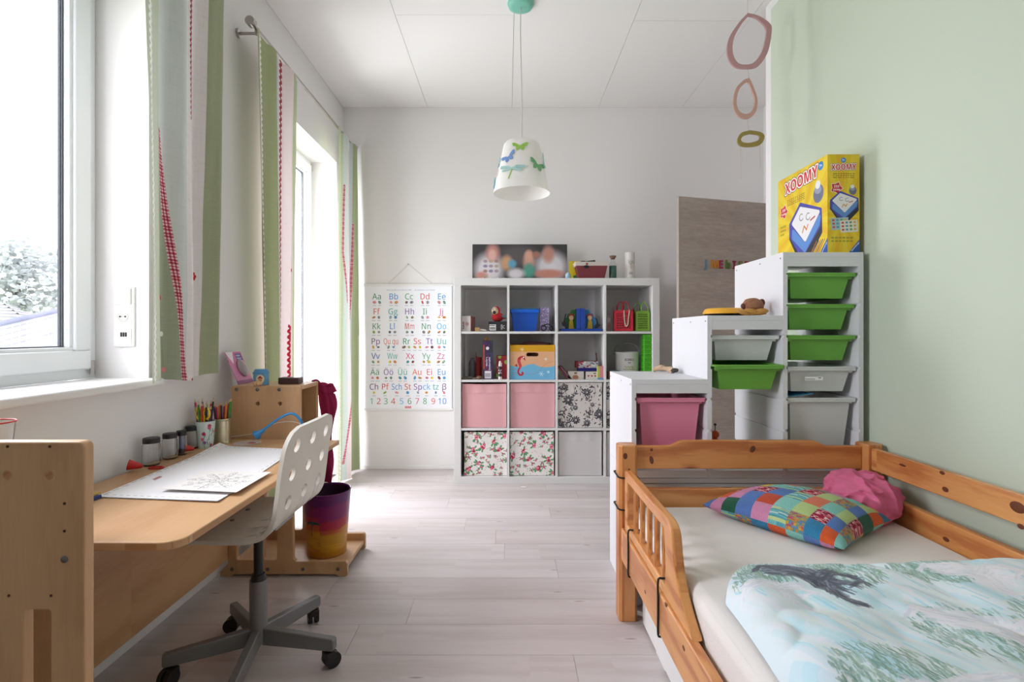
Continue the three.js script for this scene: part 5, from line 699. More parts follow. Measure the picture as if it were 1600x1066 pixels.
// ---------- stepped storage unit on a white bench ----------
const TF = 2.03, TB = 2.46, TX = [0.495, 0.795, 1.095, 1.396], TY0 = 0.515, TTOP = [0.908, 1.161, 1.412], PT = 0.018;
{
  const bench = thing('white_bench', 'low white bench with a drawer under the stepped storage unit', 'bench', [0.95, 0, TF]);
  obj('carcass', [box(0.495, 0.513, 0, 0.514, TF - 0.004, TB, 0.001), box(1.40, 1.418, 0, 0.514, TF - 0.004, TB, 0.001), box(0.51, 1.40, 0.496, 0.514, TF - 0.004, TB, 0.001), box(0.51, 1.40, 0.0, 0.06, TF + 0.02, TB), box(0.51, 1.40, 0.06, 0.496, TB - 0.006, TB)], M.trofast, bench);
  obj('drawer_front', box(0.512, 1.398, 0.065, 0.493, TF - 0.004, TF + 0.014, 0.002), M.trofast, bench);
  const slots = []; for (let k = 0; k < 7; k++) slots.push(1.329 - 0.125 * k);
  const t = thing('stepped_storage_unit', 'white three step storage frame holding plastic bins', 'storage unit', [0.95, TY0, TF]);
  for (let i = 0; i < 4; i++) {
    const x = TX[i], yt = TTOP[Math.min(i, 2)], lt = i === 0 ? 0 : i === 3 ? TTOP[2] : TTOP[i - 1], rt = i === 3 ? 0 : yt, g = [box(x + 0.005, x + 0.013, TY0, yt, TF, TB)];
    const slabs = (xa, xb, upto) => { const cuts = slots.filter((s) => s < upto - 0.03 && s > TY0 + 0.02).sort((a, b) => a - b); let y = TY0; for (const s of cuts) { g.push(box(xa, xb, y, s - 0.006, TF, TB)); y = s + 0.006; } g.push(box(xa, xb, y, yt, TF, TB)); };
    slabs(x, x + 0.005, lt); slabs(x + 0.013, x + PT, rt);
    obj('side_panel', g, M.trofast, t);
    if (i < 3) for (const d of [TF + 0.02, (TF + TB) / 2 - 0.03, TB - 0.02]) obj('screw', new THREE.CylinderGeometry(0.0035, 0.0035, 0.001, 12).rotateZ(Math.PI / 2).translate(x - 0.0004, yt - 0.022, -d), M.screw, t);
  }
  for (let i = 0; i < 3; i++) {
    const x0 = TX[i] + PT, x1 = TX[i + 1], y = TTOP[i];
    obj('step_top', [box(x0 - (i ? 0 : 0), x1, y - 0.02, y - 0.0005, TF, TB - 0.002, 0.001), box(x0, x1, y - 0.056, y - 0.02, TF + 0.001, TF + 0.02)], M.trofast, t);
    obj('base_board', box(x0, x1, TY0 + 0.001, TY0 + 0.03, TF + 0.002, TB), M.trofast, t);
  }
  const greenM = rgb(110, 174, 66, 0.4), clearM = rgb(238, 240, 238, 0.35, { transmission: 0.25, thickness: 0 }), pinkM = rgb(232, 138, 168, 0.4);
  const bin = (label, col, y, h, m, out = 0, tilt = 0) => {
    const cx = (TX[col] + PT + TX[col + 1]) / 2, w = TX[col + 1] - TX[col] - PT, b = thing('storage_bin', label, 'bin', [cx, y, TF], { local: true, group: 'plastic bins in the stepped storage unit' });
    const dd = 0.40, zc = -0.012 - dd / 2 + out;
    obj('bin_body', frustumShell(w - 0.040, dd - 0.03, w - 0.075, dd - 0.075, h, 0.003).translate(0, -h, zc), m, b);
    const ro = rrect(-w / 2 - 0.003, -dd / 2, w / 2 + 0.003, dd / 2, 0.02); ro.holes.push(rrect(-w / 2 + 0.023, -dd / 2 + 0.018, w / 2 - 0.023, dd / 2 - 0.018, 0.014, THREE.Path));
    obj('rim', extr(ro, 0.007, 0.0015, 5).rotateX(-Math.PI / 2).translate(0, -0.004, zc), m, b);
    obj('lip', [new RoundedBoxGeometry(w - 0.012, 0.012, 0.004, 1, 0.001).translate(0, -0.007, zc + dd / 2 - 0.004), new RoundedBoxGeometry(0.018, 0.02, 0.03, 1, 0.003).translate(w / 2 - 0.020, -0.012, zc + dd / 2 - 0.03), new RoundedBoxGeometry(0.018, 0.02, 0.03, 1, 0.003).translate(-w / 2 + 0.020, -0.012, zc + dd / 2 - 0.03)], m, b);
    b.rotation.x = tilt; return b;
  };
  bin('topmost green bin directly below the game box', 2, slots[0], 0.098, greenM, 0.004); bin('second green bin from the top of the tall column', 2, slots[1], 0.098, greenM, -0.004); bin('green bin above the white bin in the tall column', 2, slots[2], 0.098, greenM, 0.004);
  const wb = bin('shallow white bin with a small printed label', 2, slots[3], 0.098, clearM, 0.006); obj('printed_label', new THREE.PlaneGeometry(0.072, 0.014).translate(-0.028, -0.045, 0.0), faceTex(256, 52, (g) => { g.fillStyle = '#f2f2f0'; g.fillRect(0, 0, 256, 52); g.fillStyle = '#444'; for (let i = 0; i < 22; i++) g.fillRect(10 + i * 6, 24 + (i % 3) * 3, 4, 12); g.fillRect(190, 10, 40, 12); }), wb).rotation.x = -0.09; wb.children.at(-1).position.z = -0.019;
  bin('deep white bin at the bottom of the tall column', 2, slots[4], 0.225, clearM, 0.004);
  bin('shallow white bin under the middle step', 1, slots[2], 0.098, clearM, -0.004); bin('green bin pulled forward under the middle step', 1, slots[3] + 0.009, 0.098, greenM, 0.03, 0.03);
  bin('deep pink bin under the lowest step', 0, slots[4], 0.225, pinkM, 0.002);
  const bc = (TX[2] + PT + TX[3]) / 2; tag(obj('blue_folder', new THREE.BoxGeometry(0.09, 0.003, 0.2).rotateZ(0.12).translate(bc - 0.06, slots[4] + 0.012, -(TF + 0.14)), rgb(60, 150, 196, 0.5)), 'light blue folder on the deep white bin', 'folder');
  // things on the steps
  const fish = thing('driftwood_piece', 'pale dried driftwood piece with a dark end on the lowest step', 'driftwood', [PX(1043, 2.36), TTOP[0], 2.36]);
  { const g1 = tube([V(PX(1022, 2.40), TTOP[0] + 0.014, 2.40), V(PX(1032, 2.38), TTOP[0] + 0.022, 2.38), V(PX(1046, 2.35), TTOP[0] + 0.016, 2.35), V(PX(1052, 2.32), TTOP[0] + 0.011, 2.32)], 0.011, 40, 10), p = g1.attributes.position; for (let i = 0; i < p.count; i++) { const x = p.getX(i), y = p.getY(i), z = p.getZ(i), k = n3(x * 60, y * 60, z * 60); p.setXYZ(i, x + 0.006 * k, Math.max(TTOP[0] + 0.0006, y + 0.010 * k), z + 0.012 * k); } g1.computeVertexNormals();
    obj('stick', g1, rgb(196, 168, 138, 0.9), fish); obj('twig', [tube([V(PX(1026, 2.4), TTOP[0] + 0.02, 2.4), V(PX(1031, 2.4), TTOP[0] + 0.036, 2.4)], 0.004, 6, 6), tube([V(PX(1030, 2.38), TTOP[0] + 0.02, 2.38), V(PX(1048, 2.42), TTOP[0] + 0.014, 2.42)], 0.007, 10, 6)], rgb(178, 150, 122, 0.9), fish); obj('dark_end', blob(0.018, 0.010, 0.014, (v) => 1 + 0.4 * n3(v.x * 2, v.y * 2, v.z * 2), 6).translate(PX(1054, 2.32), TTOP[0] + 0.0145, -2.32), rgb(72, 66, 56, 0.8), fish); }
  const pl = thing('yellow_game_disc', 'flat yellow lidded black dish on the middle step', 'dish', [PX(1132, 2.31), TTOP[1], 2.31]), plx = PX(1132, 2.31);
  obj('dish', lathe([[0, 0.001], [0.082, 0.001], [0.084, 0.016], [0, 0.016]], plx, TTOP[1], 2.31, 40), rgb(30, 31, 38, 0.4), pl); obj('lid', lathe([[0.092, 0.016], [0.093, 0.020], [0.084, 0.036], [0.074, 0.041], [0, 0.042]], plx, TTOP[1], 2.31, 44), rgb(236, 172, 40, 0.4), pl);
  const pm = thing('plush_animal', 'brown plush animal with golden paws lying on the middle step', 'plush toy', [PX(1180, 2.12), TTOP[1], 2.12]), ax = PX(1178, 2.12);
  obj('body', blob(0.042, 0.030, 0.036, (v) => 1 + 0.25 * n3(v.x * 2.5, v.y * 2.5, v.z * 2.5), 10).translate(ax, TTOP[1] + 0.045, -2.13), rgb(150, 104, 78, 0.95), pm); obj('ear', [blob(0.012, 0.016, 0.01, null, 5).translate(ax + 0.036, TTOP[1] + 0.056, -2.125), blob(0.010, 0.012, 0.01, null, 5).translate(ax - 0.042, TTOP[1] + 0.042, -2.125)], rgb(104, 62, 48, 0.95), pm);
  obj('paw', [[-0.052, 0.010, 0.030, 0.008], [-0.02, 0.016, 0.03, 0.012], [0.018, 0.017, 0.03, 0.012], [0.0, 0.009, 0.04, 0.008]].map(([dx, y, w, h]) => blob(w, h, 0.016, (v) => 1 + 0.25 * n3(v.x * 3, v.y * 3, v.z * 3), 6).rotateZ(dx * 6).translate(ax + dx, TTOP[1] + y + 0.002, -2.098)), rgb(190, 142, 72, 0.95), pm);
  const of = thing('orange_toy', 'orange toy caterpillar on the base board behind the headboard', 'toy', [PX(1118, 2.3), TY0 + 0.031, 2.3]), ox = PX(1116, 2.3);
  obj('body', [0, 1, 2].map((i) => ball(0.022 - 0.002 * i, ox + 0.002 * i, TY0 + 0.053 + i * 0.034, 2.3)), rgb(210, 84, 30, 0.5), of); obj('feeler', [ball(0.006, ox + 0.004, TY0 + 0.165, 2.3), tube([V(ox + 0.004, TY0 + 0.13, 2.3), V(ox + 0.004, TY0 + 0.165, 2.3)], 0.002, 6, 6), ball(0.009, ox + 0.024, TY0 + 0.075, 2.29)], M.dark, of); obj('foot', ball(0.02, ox + 0.026, TY0 + 0.046, 2.29, 1.2, 0.7, 1), rgb(120, 150, 50, 0.5), of);
  // game box: left face and front face are printed
  const art = (W, H, narrow) => faceTex(W, H, (g) => {
    g.fillStyle = '#e6c61e'; g.fillRect(0, 0, W, H); const q = mulberry(narrow ? 2 : 6); for (let i = 0; i < 26; i++) { g.fillStyle = i % 2 ? 'rgba(232,150,28,0.30)' : 'rgba(246,226,90,0.35)'; g.beginPath(); g.moveTo(W * 0.5, H * 0.62); const a = i / 26 * 6.283; g.lineTo(W * 0.5 + 900 * Math.cos(a), H * 0.62 + 900 * Math.sin(a)); g.lineTo(W * 0.5 + 900 * Math.cos(a + 0.14), H * 0.62 + 900 * Math.sin(a + 0.14)); g.fill(); }
    const word = (s, x, y, size, rot, wide) => { g.save(); g.translate(x, y); g.rotate(rot); g.textAlign = 'center'; g.font = `bold ${size}px sans-serif`; g.lineJoin = 'round'; g.strokeStyle = '#5a1a1c'; g.lineWidth = size * 0.26; g.strokeText(s, 0, 0, wide); g.strokeStyle = '#f4efe6'; g.lineWidth = size * 0.18; g.strokeText(s, 0, 0, wide); g.fillStyle = '#cf2430'; g.fillText(s, 0, 0, wide); g.restore(); };
    const tablet = (x, y, s) => { g.save(); g.translate(x, y); g.scale(s, s); const poly = (c, pts) => { g.fillStyle = c; g.beginPath(); pts.forEach(([a, b], i) => g[i ? 'lineTo' : 'moveTo'](a, b)); g.closePath(); g.lineJoin = 'round'; g.lineWidth = 26; g.strokeStyle = c; g.stroke(); g.fill(); }; poly('#2f2f38', [[-150, -40], [-40, -150], [160, -60], [165, 60], [40, 190], [-60, 170], [-150, 40]]); poly('#4a4aa6', [[-150, -50], [-40, -150], [160, -70], [150, 20], [10, 140], [-60, 130], [-150, 20]]); poly('#5f8fd0', [[-120, 0], [10, 110], [150, -30], [140, 10], [6, 140], [-120, 40]]); poly('#eceaea', [[-120, -50], [-40, -125], [140, -62], [10, 74]]); g.strokeStyle = '#6c6a70'; g.lineWidth = 5; for (const [a, b] of [[-30, -70], [40, -60]]) { g.beginPath(); g.arc(a, b, 20, 0.4, 5.4); g.stroke(); } g.strokeStyle = '#d8842c'; g.lineWidth = 9; g.beginPath(); g.moveTo(-20, 30); g.lineTo(0, -10); g.lineTo(24, 18); g.lineTo(40, -14); g.stroke(); g.strokeStyle = '#c23a34'; g.beginPath(); g.moveTo(60, -30); g.lineTo(110, -46); g.stroke(); g.restore(); };
    const star = (x, y, r) => { g.fillStyle = '#c8202c'; g.strokeStyle = '#f2ece0'; g.lineWidth = 4; g.beginPath(); for (let k = 0; k < 10; k++) { const a = k / 10 * 6.283 - 1.2, d = k % 2 ? r * 0.66 : r; g[k ? 'lineTo' : 'moveTo'](x + d * Math.cos(a), y + d * Math.sin(a)); } g.closePath(); g.fill(); g.stroke(); g.fillStyle = '#fff'; g.textAlign = 'center'; g.font = `bold ${r * 0.5}px sans-serif`; g.fillText('233', x, y - r * 0.06); g.font = `bold ${r * 0.36}px sans-serif`; g.fillText('ZOOM', x, y + r * 0.42); };
    const lens = (x, y, r) => { g.fillStyle = '#70748c'; g.beginPath(); g.ellipse(x, y, r, r * 1.1, 0, 0, 7); g.fill(); g.fillStyle = '#9aa0b4'; g.beginPath(); g.ellipse(x - r * 0.1, y - r * 0.5, r * 0.7, r * 0.5, 0.3, 0, 7); g.fill(); g.fillStyle = '#e8e8ea'; g.beginPath(); g.arc(x - r * 0.1, y - r * 1.1, r * 0.5, 0, 7); g.fill(); };
    const corner = () => { const c = narrow ? 90 : 96; g.fillStyle = '#1f56a8'; g.beginPath(); g.moveTo(W, H); g.lineTo(W - c * (narrow ? 1.0 : 1.1), H); g.lineTo(W, H - c * 1.25); g.fill(); g.save(); g.translate(W - c * 0.72, H - 10); g.rotate(-0.86); g.fillStyle = '#fff'; g.textAlign = 'left'; g.font = 'bold 15px sans-serif'; g.fillText('Ravensburger', 6, 0, 96); g.restore(); };
    const age = (x, y, r) => { g.fillStyle = '#3a86c8'; g.beginPath(); g.arc(x, y, r, 0, 7); g.fill(); g.fillStyle = '#fff'; g.font = `bold ${r}px sans-serif`; g.textAlign = 'center'; g.fillText('7+', x, y + r * 0.35); };
    const lines = (x, y, w, n) => { g.fillStyle = 'rgba(90,70,20,0.8)'; for (let i = 0; i < n; i++) for (let k = 0; k < 9; k++) g.fillRect(x + k * w / 9, y + i * 15, w / 9 * (0.5 + 0.4 * q()), 6); };
    if (narrow) { age(128, 46, 20); word('XOOMY', 130, 122, 62, -0.03, 200); lines(44, 152, 176, 3); star(72, 268, 52); lens(202, 290, 30); tablet(130, 404, 0.68); for (const [x, y, c] of [[26, 510, '#9fc4cc'], [100, 530, '#e6e0d4']]) { g.save(); g.translate(x, y); g.rotate(-0.06); g.fillStyle = c; g.fillRect(0, 0, 140, 96); for (let k = 0; k < 12; k++) { g.fillStyle = ['#c65a4c', '#5f9ab0', '#6fa05a', '#d8b04a'][k % 4]; g.fillRect(10 + (k % 4) * 32, 10 + Math.floor(k / 4) * 28, 20, 16); } g.restore(); } g.fillStyle = 'rgba(120,130,40,0.6)'; for (let k = 0; k < 12; k++) g.fillRect(30 + (k % 6) * 30, 660 + Math.floor(k / 6) * 26, 22, 14); }
    else { word('XOOMY', 350, 140, 130, -0.05, 470); lines(150, 210, 260, 4); age(620, 60, 34); lens(590, 270, 66); star(92, 300, 66); g.save(); tablet(400, 500, 1.35); g.restore(); g.strokeStyle = '#2e3a86'; g.lineWidth = 9; for (let k = 0; k < 5; k++) { g.strokeStyle = k % 2 ? '#2e3a86' : '#b8741c'; g.beginPath(); g.moveTo(480 + k * 26, 740); g.lineTo(570 + k * 26, 640); g.stroke(); } g.fillStyle = 'rgba(120,130,40,0.6)'; for (let k = 0; k < 8; k++) g.fillRect(40 + (k % 3) * 30, 420 + Math.floor(k / 3) * 34, 24, 18); g.fillStyle = '#e08a24'; g.beginPath(); g.arc(90, 760, 100, 0, 7); g.fill(); tablet(84, 720, 0.4); }
    corner();
  });
  const bx = new THREE.BoxGeometry(0.129, 0.398, 0.374).translate(0, 0.199, 0), yl = rgb(224, 190, 30, 0.4);
  const gb = obj('board_game_box', bx, [yl, art(704, 760, false), yl, yl, art(256, 790, true), yl]); gb.position.set(1.3545, TTOP[2] + 0.0005, -(2.06 + 0.187)); tag(gb, 'yellow drawing game box with red lettering atop the tall column', 'game box');
}

// ---------- bed ----------
{
  const t = thing('pine_bed', 'orange pine single bed with side guard along the green wall', 'bed', [0.92, 0, 1.9]);
  const post = (x, D, h, r) => { const s = new THREE.Shape(), a = 0.035, c = 0.011; [[-a + c, -a], [a - c, -a], [a, -a + c], [a, a - c], [a - c, a], [-a + c, a], [-a, a - c], [-a, -a + c]].forEach(([p, q], i) => i ? s.lineTo(p, q) : s.moveTo(p, q)); return extr(s, h, 0.005).rotateX(-Math.PI / 2).translate(x, 0, -D); };
  obj('post', post(0.459, 1.965, 0.666), M.pine, t, 'y'); obj('post', post(1.388, 1.965, 0.67), M.pine, t, 'y'); obj('post', post(0.459, -0.12, 0.45), M.pine, t, 'y'); obj('post', post(1.388, -0.12, 0.67), M.pine, t, 'y');
  const hb = new THREE.Shape(); hb.moveTo(0.494, 0.573); hb.lineTo(1.353, 0.573); hb.lineTo(1.353, 0.660); hb.lineTo(1.232, 0.660); hb.bezierCurveTo(1.205, 0.660, 1.19, 0.681, 1.16, 0.681); hb.lineTo(0.68, 0.681); hb.bezierCurveTo(0.655, 0.681, 0.64, 0.660, 0.61, 0.660); hb.lineTo(0.494, 0.660); hb.closePath();
  const head = obj('headboard', extr(hb, 0.026, 0.004, 10).translate(0, 0, -1.976), M.pine, t, 'x');
  obj('lower_headboard', box(0.494, 1.353, 0.30, 0.498, 1.952, 1.976, 0.004), M.pineLight, t, 'x');
  for (const [px, py, w, h, r] of [[1176, 702, 0.010, 0.014, -0.5], [1018, 719, 0.008, 0.016, 0.2], [1018, 703, 0.006, 0.006, 0.1]]) obj('knot', blob(w, h, 0.0012, null, 8).rotateZ(r).translate(PX(px, 1.95), PY(py, 1.95), -1.9502), M.knot, head);
  const rail = obj('side_rail', box(0.430, 0.458, 0.238, 0.358, -0.085, 1.93, 0.006), M.pineLight, t, 'z'); rail.userData.label = 'pine side rail facing the room';
  obj('wall_rail', box(1.372, 1.396, 0.575, 0.657, -0.085, 1.93, 0.005), M.pineLight, t, 'z'); obj('wall_rail', box(1.362, 1.390, 0.28, 0.505, -0.085, 1.93, 0.006), M.pine, t, 'z');
  for (const [px, py, w, h] of [[1477, 765, 0.012, 0.008], [1472, 739, 0.010, 0.006], [1590, 793, 0.022, 0.015], [1410, 727, 0.016, 0.004], [1595, 823, 0.010, 0.007]]) { const D = 1.3715 * F / (px - CX); obj('knot', blob(0.0012, h, w, null, 8).translate(1.3716, PY(py, D), -D), M.knot, t); }
  for (const [px, py, w, h] of [[1478, 843, 0.012, 0.007], [1585, 880, 0.013, 0.008]]) { const D = 1.3615 * F / (px - CX); obj('knot', blob(0.0012, h, w, null, 6).translate(1.3617, PY(py, D), -D), M.knot, t); }
  for (const [px, py, w, h] of [[977, 713, 0.008, 0.012], [983, 734, 0.004, 0.004]]) obj('knot', blob(w, h, 0.0012, null, 8).translate(PX(px, 1.93), PY(py, 1.93), -1.9301), M.knot, t);
  for (const [px, py] of [[1008, 925], [1040, 945], [1068, 1013]]) { const D = 0.4297 * F / (px - CX); obj('knot', blob(0.0010, 0.006, 0.009, null, 6).translate(0.4299, PY(py, D), -D), M.knot, t); }
  obj('footboard', box(0.494, 1.353, 0.24, 0.42, -0.135, -0.105, 0.005), M.pine, t, 'x');
  obj('slat_base', box(0.462, 1.360, 0.27, 0.29, -0.08, 1.945), M.pineLight, t, 'x');
  // guard: sweeping top rail and end, spindles
  const g0 = thing('bed_guard', 'orange pine guard rail with turned spindles tied to the bed side', 'bed guard', [0.445, 0.358, 1.6]);
  const gs = new THREE.Shape(); // outline in depth, height; drawn in local z
  const o = [[1.905, 0.358], [1.20, 0.358]]; gs.moveTo(-1.905, 0.3585); gs.lineTo(-1.905, 0.58); gs.lineTo(-1.43, 0.58); gs.bezierCurveTo(-1.385, 0.58, -1.362, 0.57, -1.355, 0.535); gs.bezierCurveTo(-1.34, 0.46, -1.31, 0.42, -1.235, 0.375); gs.lineTo(-1.215, 0.3585); gs.closePath();
  const gh = new THREE.Path(); gh.moveTo(-1.865, 0.392); gh.lineTo(-1.425, 0.392); gh.bezierCurveTo(-1.415, 0.46, -1.425, 0.50, -1.435, 0.545); gh.lineTo(-1.865, 0.545); gh.closePath(); gs.holes.push(gh);
  obj('guard_frame', extr(gs, 0.028, 0.006, 10).rotateY(-Math.PI / 2).translate(0.466, 0, 0), M.pine, g0, 'z');
  for (const d of [1.79, 1.705, 1.62, 1.54, 1.465]) obj('spindle', cyl(0.009, 0.009, 0.153, 0.452, 0.392, d, 14), M.pine, g0);
  // black cable ties
  const tie = (label, pts) => { const q = []; pts.forEach((p, i) => { const n = pts[(i + 1) % pts.length]; for (const k of [0.06, 0.3, 0.7, 0.94]) q.push(V(lerp(p[0], n[0], k), lerp(p[1], n[1], k), lerp(p[2], n[2], k))); }); return tag(obj('cable_tie', tube(q, 0.0032, 96, 6, true), M.black), label, 'cable tie', 'black cable ties on the bed'); };
  tie('upper black cable tie round the bed post', [[0.419, 0.548, 1.925], [0.498, 0.538, 1.922], [0.498, 0.545, 2.004], [0.419, 0.552, 2.004]]); tie('lower black cable tie round the bed post', [[0.419, 0.428, 1.925], [0.498, 0.415, 1.922], [0.498, 0.42, 2.004], [0.419, 0.432, 2.004]]);
  tie('black cable tie round the guard and side rail near the post', [[0.4265, 0.398, 1.80], [0.4265, 0.234, 1.80], [0.462, 0.234, 1.80], [0.470, 0.398, 1.80]]); tie('black cable tie round the guard below its curved end', [[0.4265, 0.398, 1.445], [0.4265, 0.234, 1.445], [0.462, 0.234, 1.445], [0.470, 0.398, 1.445]]);
  // under bed drawer
  const ud = thing('underbed_drawer', 'white drawer box standing under the bed', 'drawer', [0.52, 0, 0.9]); obj('drawer_walls', [box(0.506, 0.522, 0.012, 0.215, 0.30, 1.908, 0.002), box(0.522, 1.30, 0.012, 0.215, 1.892, 1.908, 0.002), box(0.522, 1.30, 0.012, 0.215, 0.30, 0.316, 0.002), box(1.284, 1.30, 0.012, 0.215, 0.316, 1.892), box(0.522, 1.284, 0.012, 0.02, 0.316, 1.892)], M.white, ud); for (const d of [0.5, 1.7]) obj('runner', box(0.51, 0.53, 0.0, 0.012, d - 0.05, d + 0.05), M.white, ud);
  // mattress with fitted sheet
  const cloth = dtex(256, 256, (u, v) => { const n = 128 + 70 * (fbm(u * 9, v * 5, 4) - 0.45) + 26 * (hash(u * 256, v * 256) - 0.5); return [n, n, n]; }, { srgb: false, su: 2, sv: 2 });
  const mg = new RoundedBoxGeometry(0.886, 0.15, 2.02, 6, 0.035); { const p = mg.attributes.position; for (let i = 0; i < p.count; i++) if (p.getY(i) > 0.03) p.setY(i, p.getY(i) + 0.004 * (fbm(p.getX(i) * 5 + 3, p.getZ(i) * 4, 3) - 0.45)); }
  tag(obj('mattress', mg.translate(0.914, 0.366, -0.93), mat(S(236, 231, 226), 0.95, { bumpMap: cloth, bumpScale: 0.004, metric: 'x', sheen: 0.2, sheenColor: S(230, 226, 220) })), 'mattress with a plain cream fitted sheet', 'mattress');
  // duvet
  const MY = 0.441, dt = ctex(1400, 2048, (g, W, H) => {
    g.fillStyle = '#e0eef3'; g.fillRect(0, 0, W, H); const q = mulberry(55), stroke = (x, y, l, a, c, w, al) => { g.globalAlpha = al; g.strokeStyle = c; g.lineWidth = w; g.lineCap = 'round'; g.beginPath(); g.moveTo(x, y); g.quadraticCurveTo(x + l * 0.5 * Math.cos(a) + 20 * (q() - 0.5), y + l * 0.5 * Math.sin(a), x + l * Math.cos(a), y + l * Math.sin(a)); g.stroke(); };
    for (let i = 0; i < 900; i++) stroke(q() * W, q() * H, 90 + q() * 260, 1.1 + 0.5 * (q() - 0.5), ['#b4e2f0', '#cbe9f2', '#e8eef4', '#edecf4', '#dfe7e5'][i % 5], 10 + q() * 46, 0.35);
    for (let i = 0; i < 200; i++) stroke(q() * W, q() * H, 30 + q() * 70, 1.2, '#8fd2e6', 4 + q() * 8, 0.45);
    const bush = (x, y, s) => { for (let i = 0; i < 420; i++) { const a = q() * 6.3, d = Math.pow(q(), 0.6) * s; stroke(x + d * Math.cos(a) * 1.3, y + d * Math.sin(a) * 0.8, 14 + q() * 26, 0.9 + q(), ['#7fa79a', '#6a9488', '#94b8aa', '#a8c4b4', '#86a08c'][i % 5], 4 + q() * 5, 0.5); } };
    const horse = (x, y, s, c1, c2, flip) => { g.save(); g.translate(x, y); g.scale(s * flip, s); g.lineCap = 'round'; const limb = (p, w0, w1, n) => { for (let i = 0; i < n; i++) { const k = q(), m = k * (p.length - 1), j = Math.min(p.length - 2, Math.floor(m)), f = m - j, X = lerp(p[j][0], p[j + 1][0], f), Y = lerp(p[j][1], p[j + 1][1], f), w = lerp(w0, w1, k), an = Math.atan2(p[j + 1][1] - p[j][1], p[j + 1][0] - p[j][0]) + 0.5 * (q() - 0.5), l = 14 + 26 * q(), ox = (q() - 0.5) * w, oy = (q() - 0.5) * w; g.globalAlpha = 0.55; g.strokeStyle = q() < 0.68 ? c1 : c2; g.lineWidth = 4 + 7 * q(); g.beginPath(); g.moveTo(X + ox - l * Math.cos(an), Y + oy - l * Math.sin(an)); g.lineTo(X + ox + l * Math.cos(an), Y + oy + l * Math.sin(an)); g.stroke(); } };
      limb([[-150, -60], [-70, -40], [0, 0], [30, 60]], 90, 100, 420); limb([[30, 0], [90, -30], [150, -10], [172, 30]], 60, 26, 150); limb([[10, 60], [0, 110], [30, 150], [70, 168]], 46, 14, 110); limb([[70, 40], [110, 60], [150, 40]], 26, 10, 50); limb([[-150, -60], [-190, -90], [-220, -70]], 30, 10, 50); g.restore(); };
    for (const [x, y, s] of [[190, 130, 120], [520, 130, 130], [900, 110, 120], [1150, 420, 170], [760, 470, 170], [300, 720, 160], [1050, 820, 180], [700, 1100, 200], [250, 1300, 200], [1150, 1400, 200], [600, 1700, 220]]) bush(x, y, s);
    horse(400, 190, 0.95, '#565a66', '#8d92a0', 1); horse(860, 480, 1.2, '#efedf4', '#d6dae6', 1); horse(200, 260, 0.7, '#efeef5', '#d9ddea', 1); horse(1050, 170, 0.8, '#f0eef4', '#dadeea', 1); horse(1270, 470, 0.8, '#666a74', '#d8dae2', -1); horse(420, 820, 1.2, '#eeecf4', '#d8dcea', -1); horse(900, 1000, 1.1, '#60646e', '#9a9fa8', 1); horse(500, 1350, 1.3, '#efedf4', '#d8dcea', 1);
    g.globalAlpha = 1;
  });
  const edge = (d, r) => { const k = clamp(d / r); return Math.sqrt(Math.max(0, 1 - (1 - k) * (1 - k))); };
  const duvet = (top) => gridGeo(150, 200, (u, v) => {
    const cr = 0.10 * Math.pow(clamp(1 - u / 0.16), 2) + 0.03 * Math.pow(clamp((u - 0.55) / 0.45), 1.2), far = 1.385 - cr + 0.012 * Math.sin(u * 7), near = -0.06, D = lerp(far, near, v);
    const lx = 0.505 + 0.07 * Math.pow(clamp(1 - v / 0.06), 2) + 0.014 * Math.sin(v * 9 + 1), rx = 1.362, x = lerp(lx, rx, u);
    const e = edge(x - lx, 0.075) * edge(rx + 0.05 - x, 0.06) * edge(far - D, 0.075) * edge(D - near, 0.06);
    const f = fbm(x * 5 + 2, D * 4.2 + 5, 4), cre = Math.pow(1 - Math.abs(2 * fbm(x * 3.2 + D * 2.2 + 4, D * 2.4 - x * 1.3 + 9, 3) - 0.9), 7);
    const y = top ? MY + 0.005 + e * (0.048 + 0.045 * (f - 0.35) - 0.016 * cre + 0.012 * Math.sin(6 * x + 5 * D) + 0.02 * Math.exp(-Math.pow((x - 0.82) / 0.16, 2) - Math.pow((D - 1.22) / 0.14, 2))) : MY + 0.004;
    return V(x, y, D);
  });
  const flipV = (g) => { const uv = g.attributes.uv; for (let i = 0; i < uv.count; i++) uv.setY(i, 1 - uv.getY(i)); return g; };
  tag(obj('duvet', [flipV(duvet(true)), flipV(duvet(false))], mat(0xffffff, 0.9, { map: dt, sheen: 0.2, sheenColor: S(225, 235, 240), bumpMap: cloth, bumpScale: 0.0008 })), 'puffy light blue duvet printed with horses and green brush', 'duvet');
  // patchwork pillow: knitted squares
  const C = { L: [0.705, 1.845], N: [0.962, 1.462], R: [1.245, 1.66], B: [1.00, 1.925] }, NU = 10, NV = 6;
  const knit = dtex(64, 64, (u, v) => { const a = (u * 8) % 1, b = (v * 10) % 1, s = Math.abs(a - 0.5) * 1.2, n = 90 + 150 * (1 - Math.abs(((b + s) % 1) - 0.5) * 2) * (0.5 + 0.5 * Math.sin(a * 3.14)); return [n, n, n]; }, { srgb: false });
  const kn = (c) => mat(S(...c), 0.95, { bumpMap: knit, bumpScale: 0.006, sheen: 0.3, sheenColor: S(240, 235, 230) });
  const multi = (pal, rows) => mat(0xffffff, 0.95, { map: dtex(32, 48, (u, v) => pal[Math.floor(hash(Math.floor(u * (rows ? 2 : 7)) + (rows ? Math.floor(v * rows) * 3 : 0), rows ? Math.floor(v * rows) : Math.floor(v * 20)) * pal.length)]), bumpMap: knit, bumpScale: 0.006 });
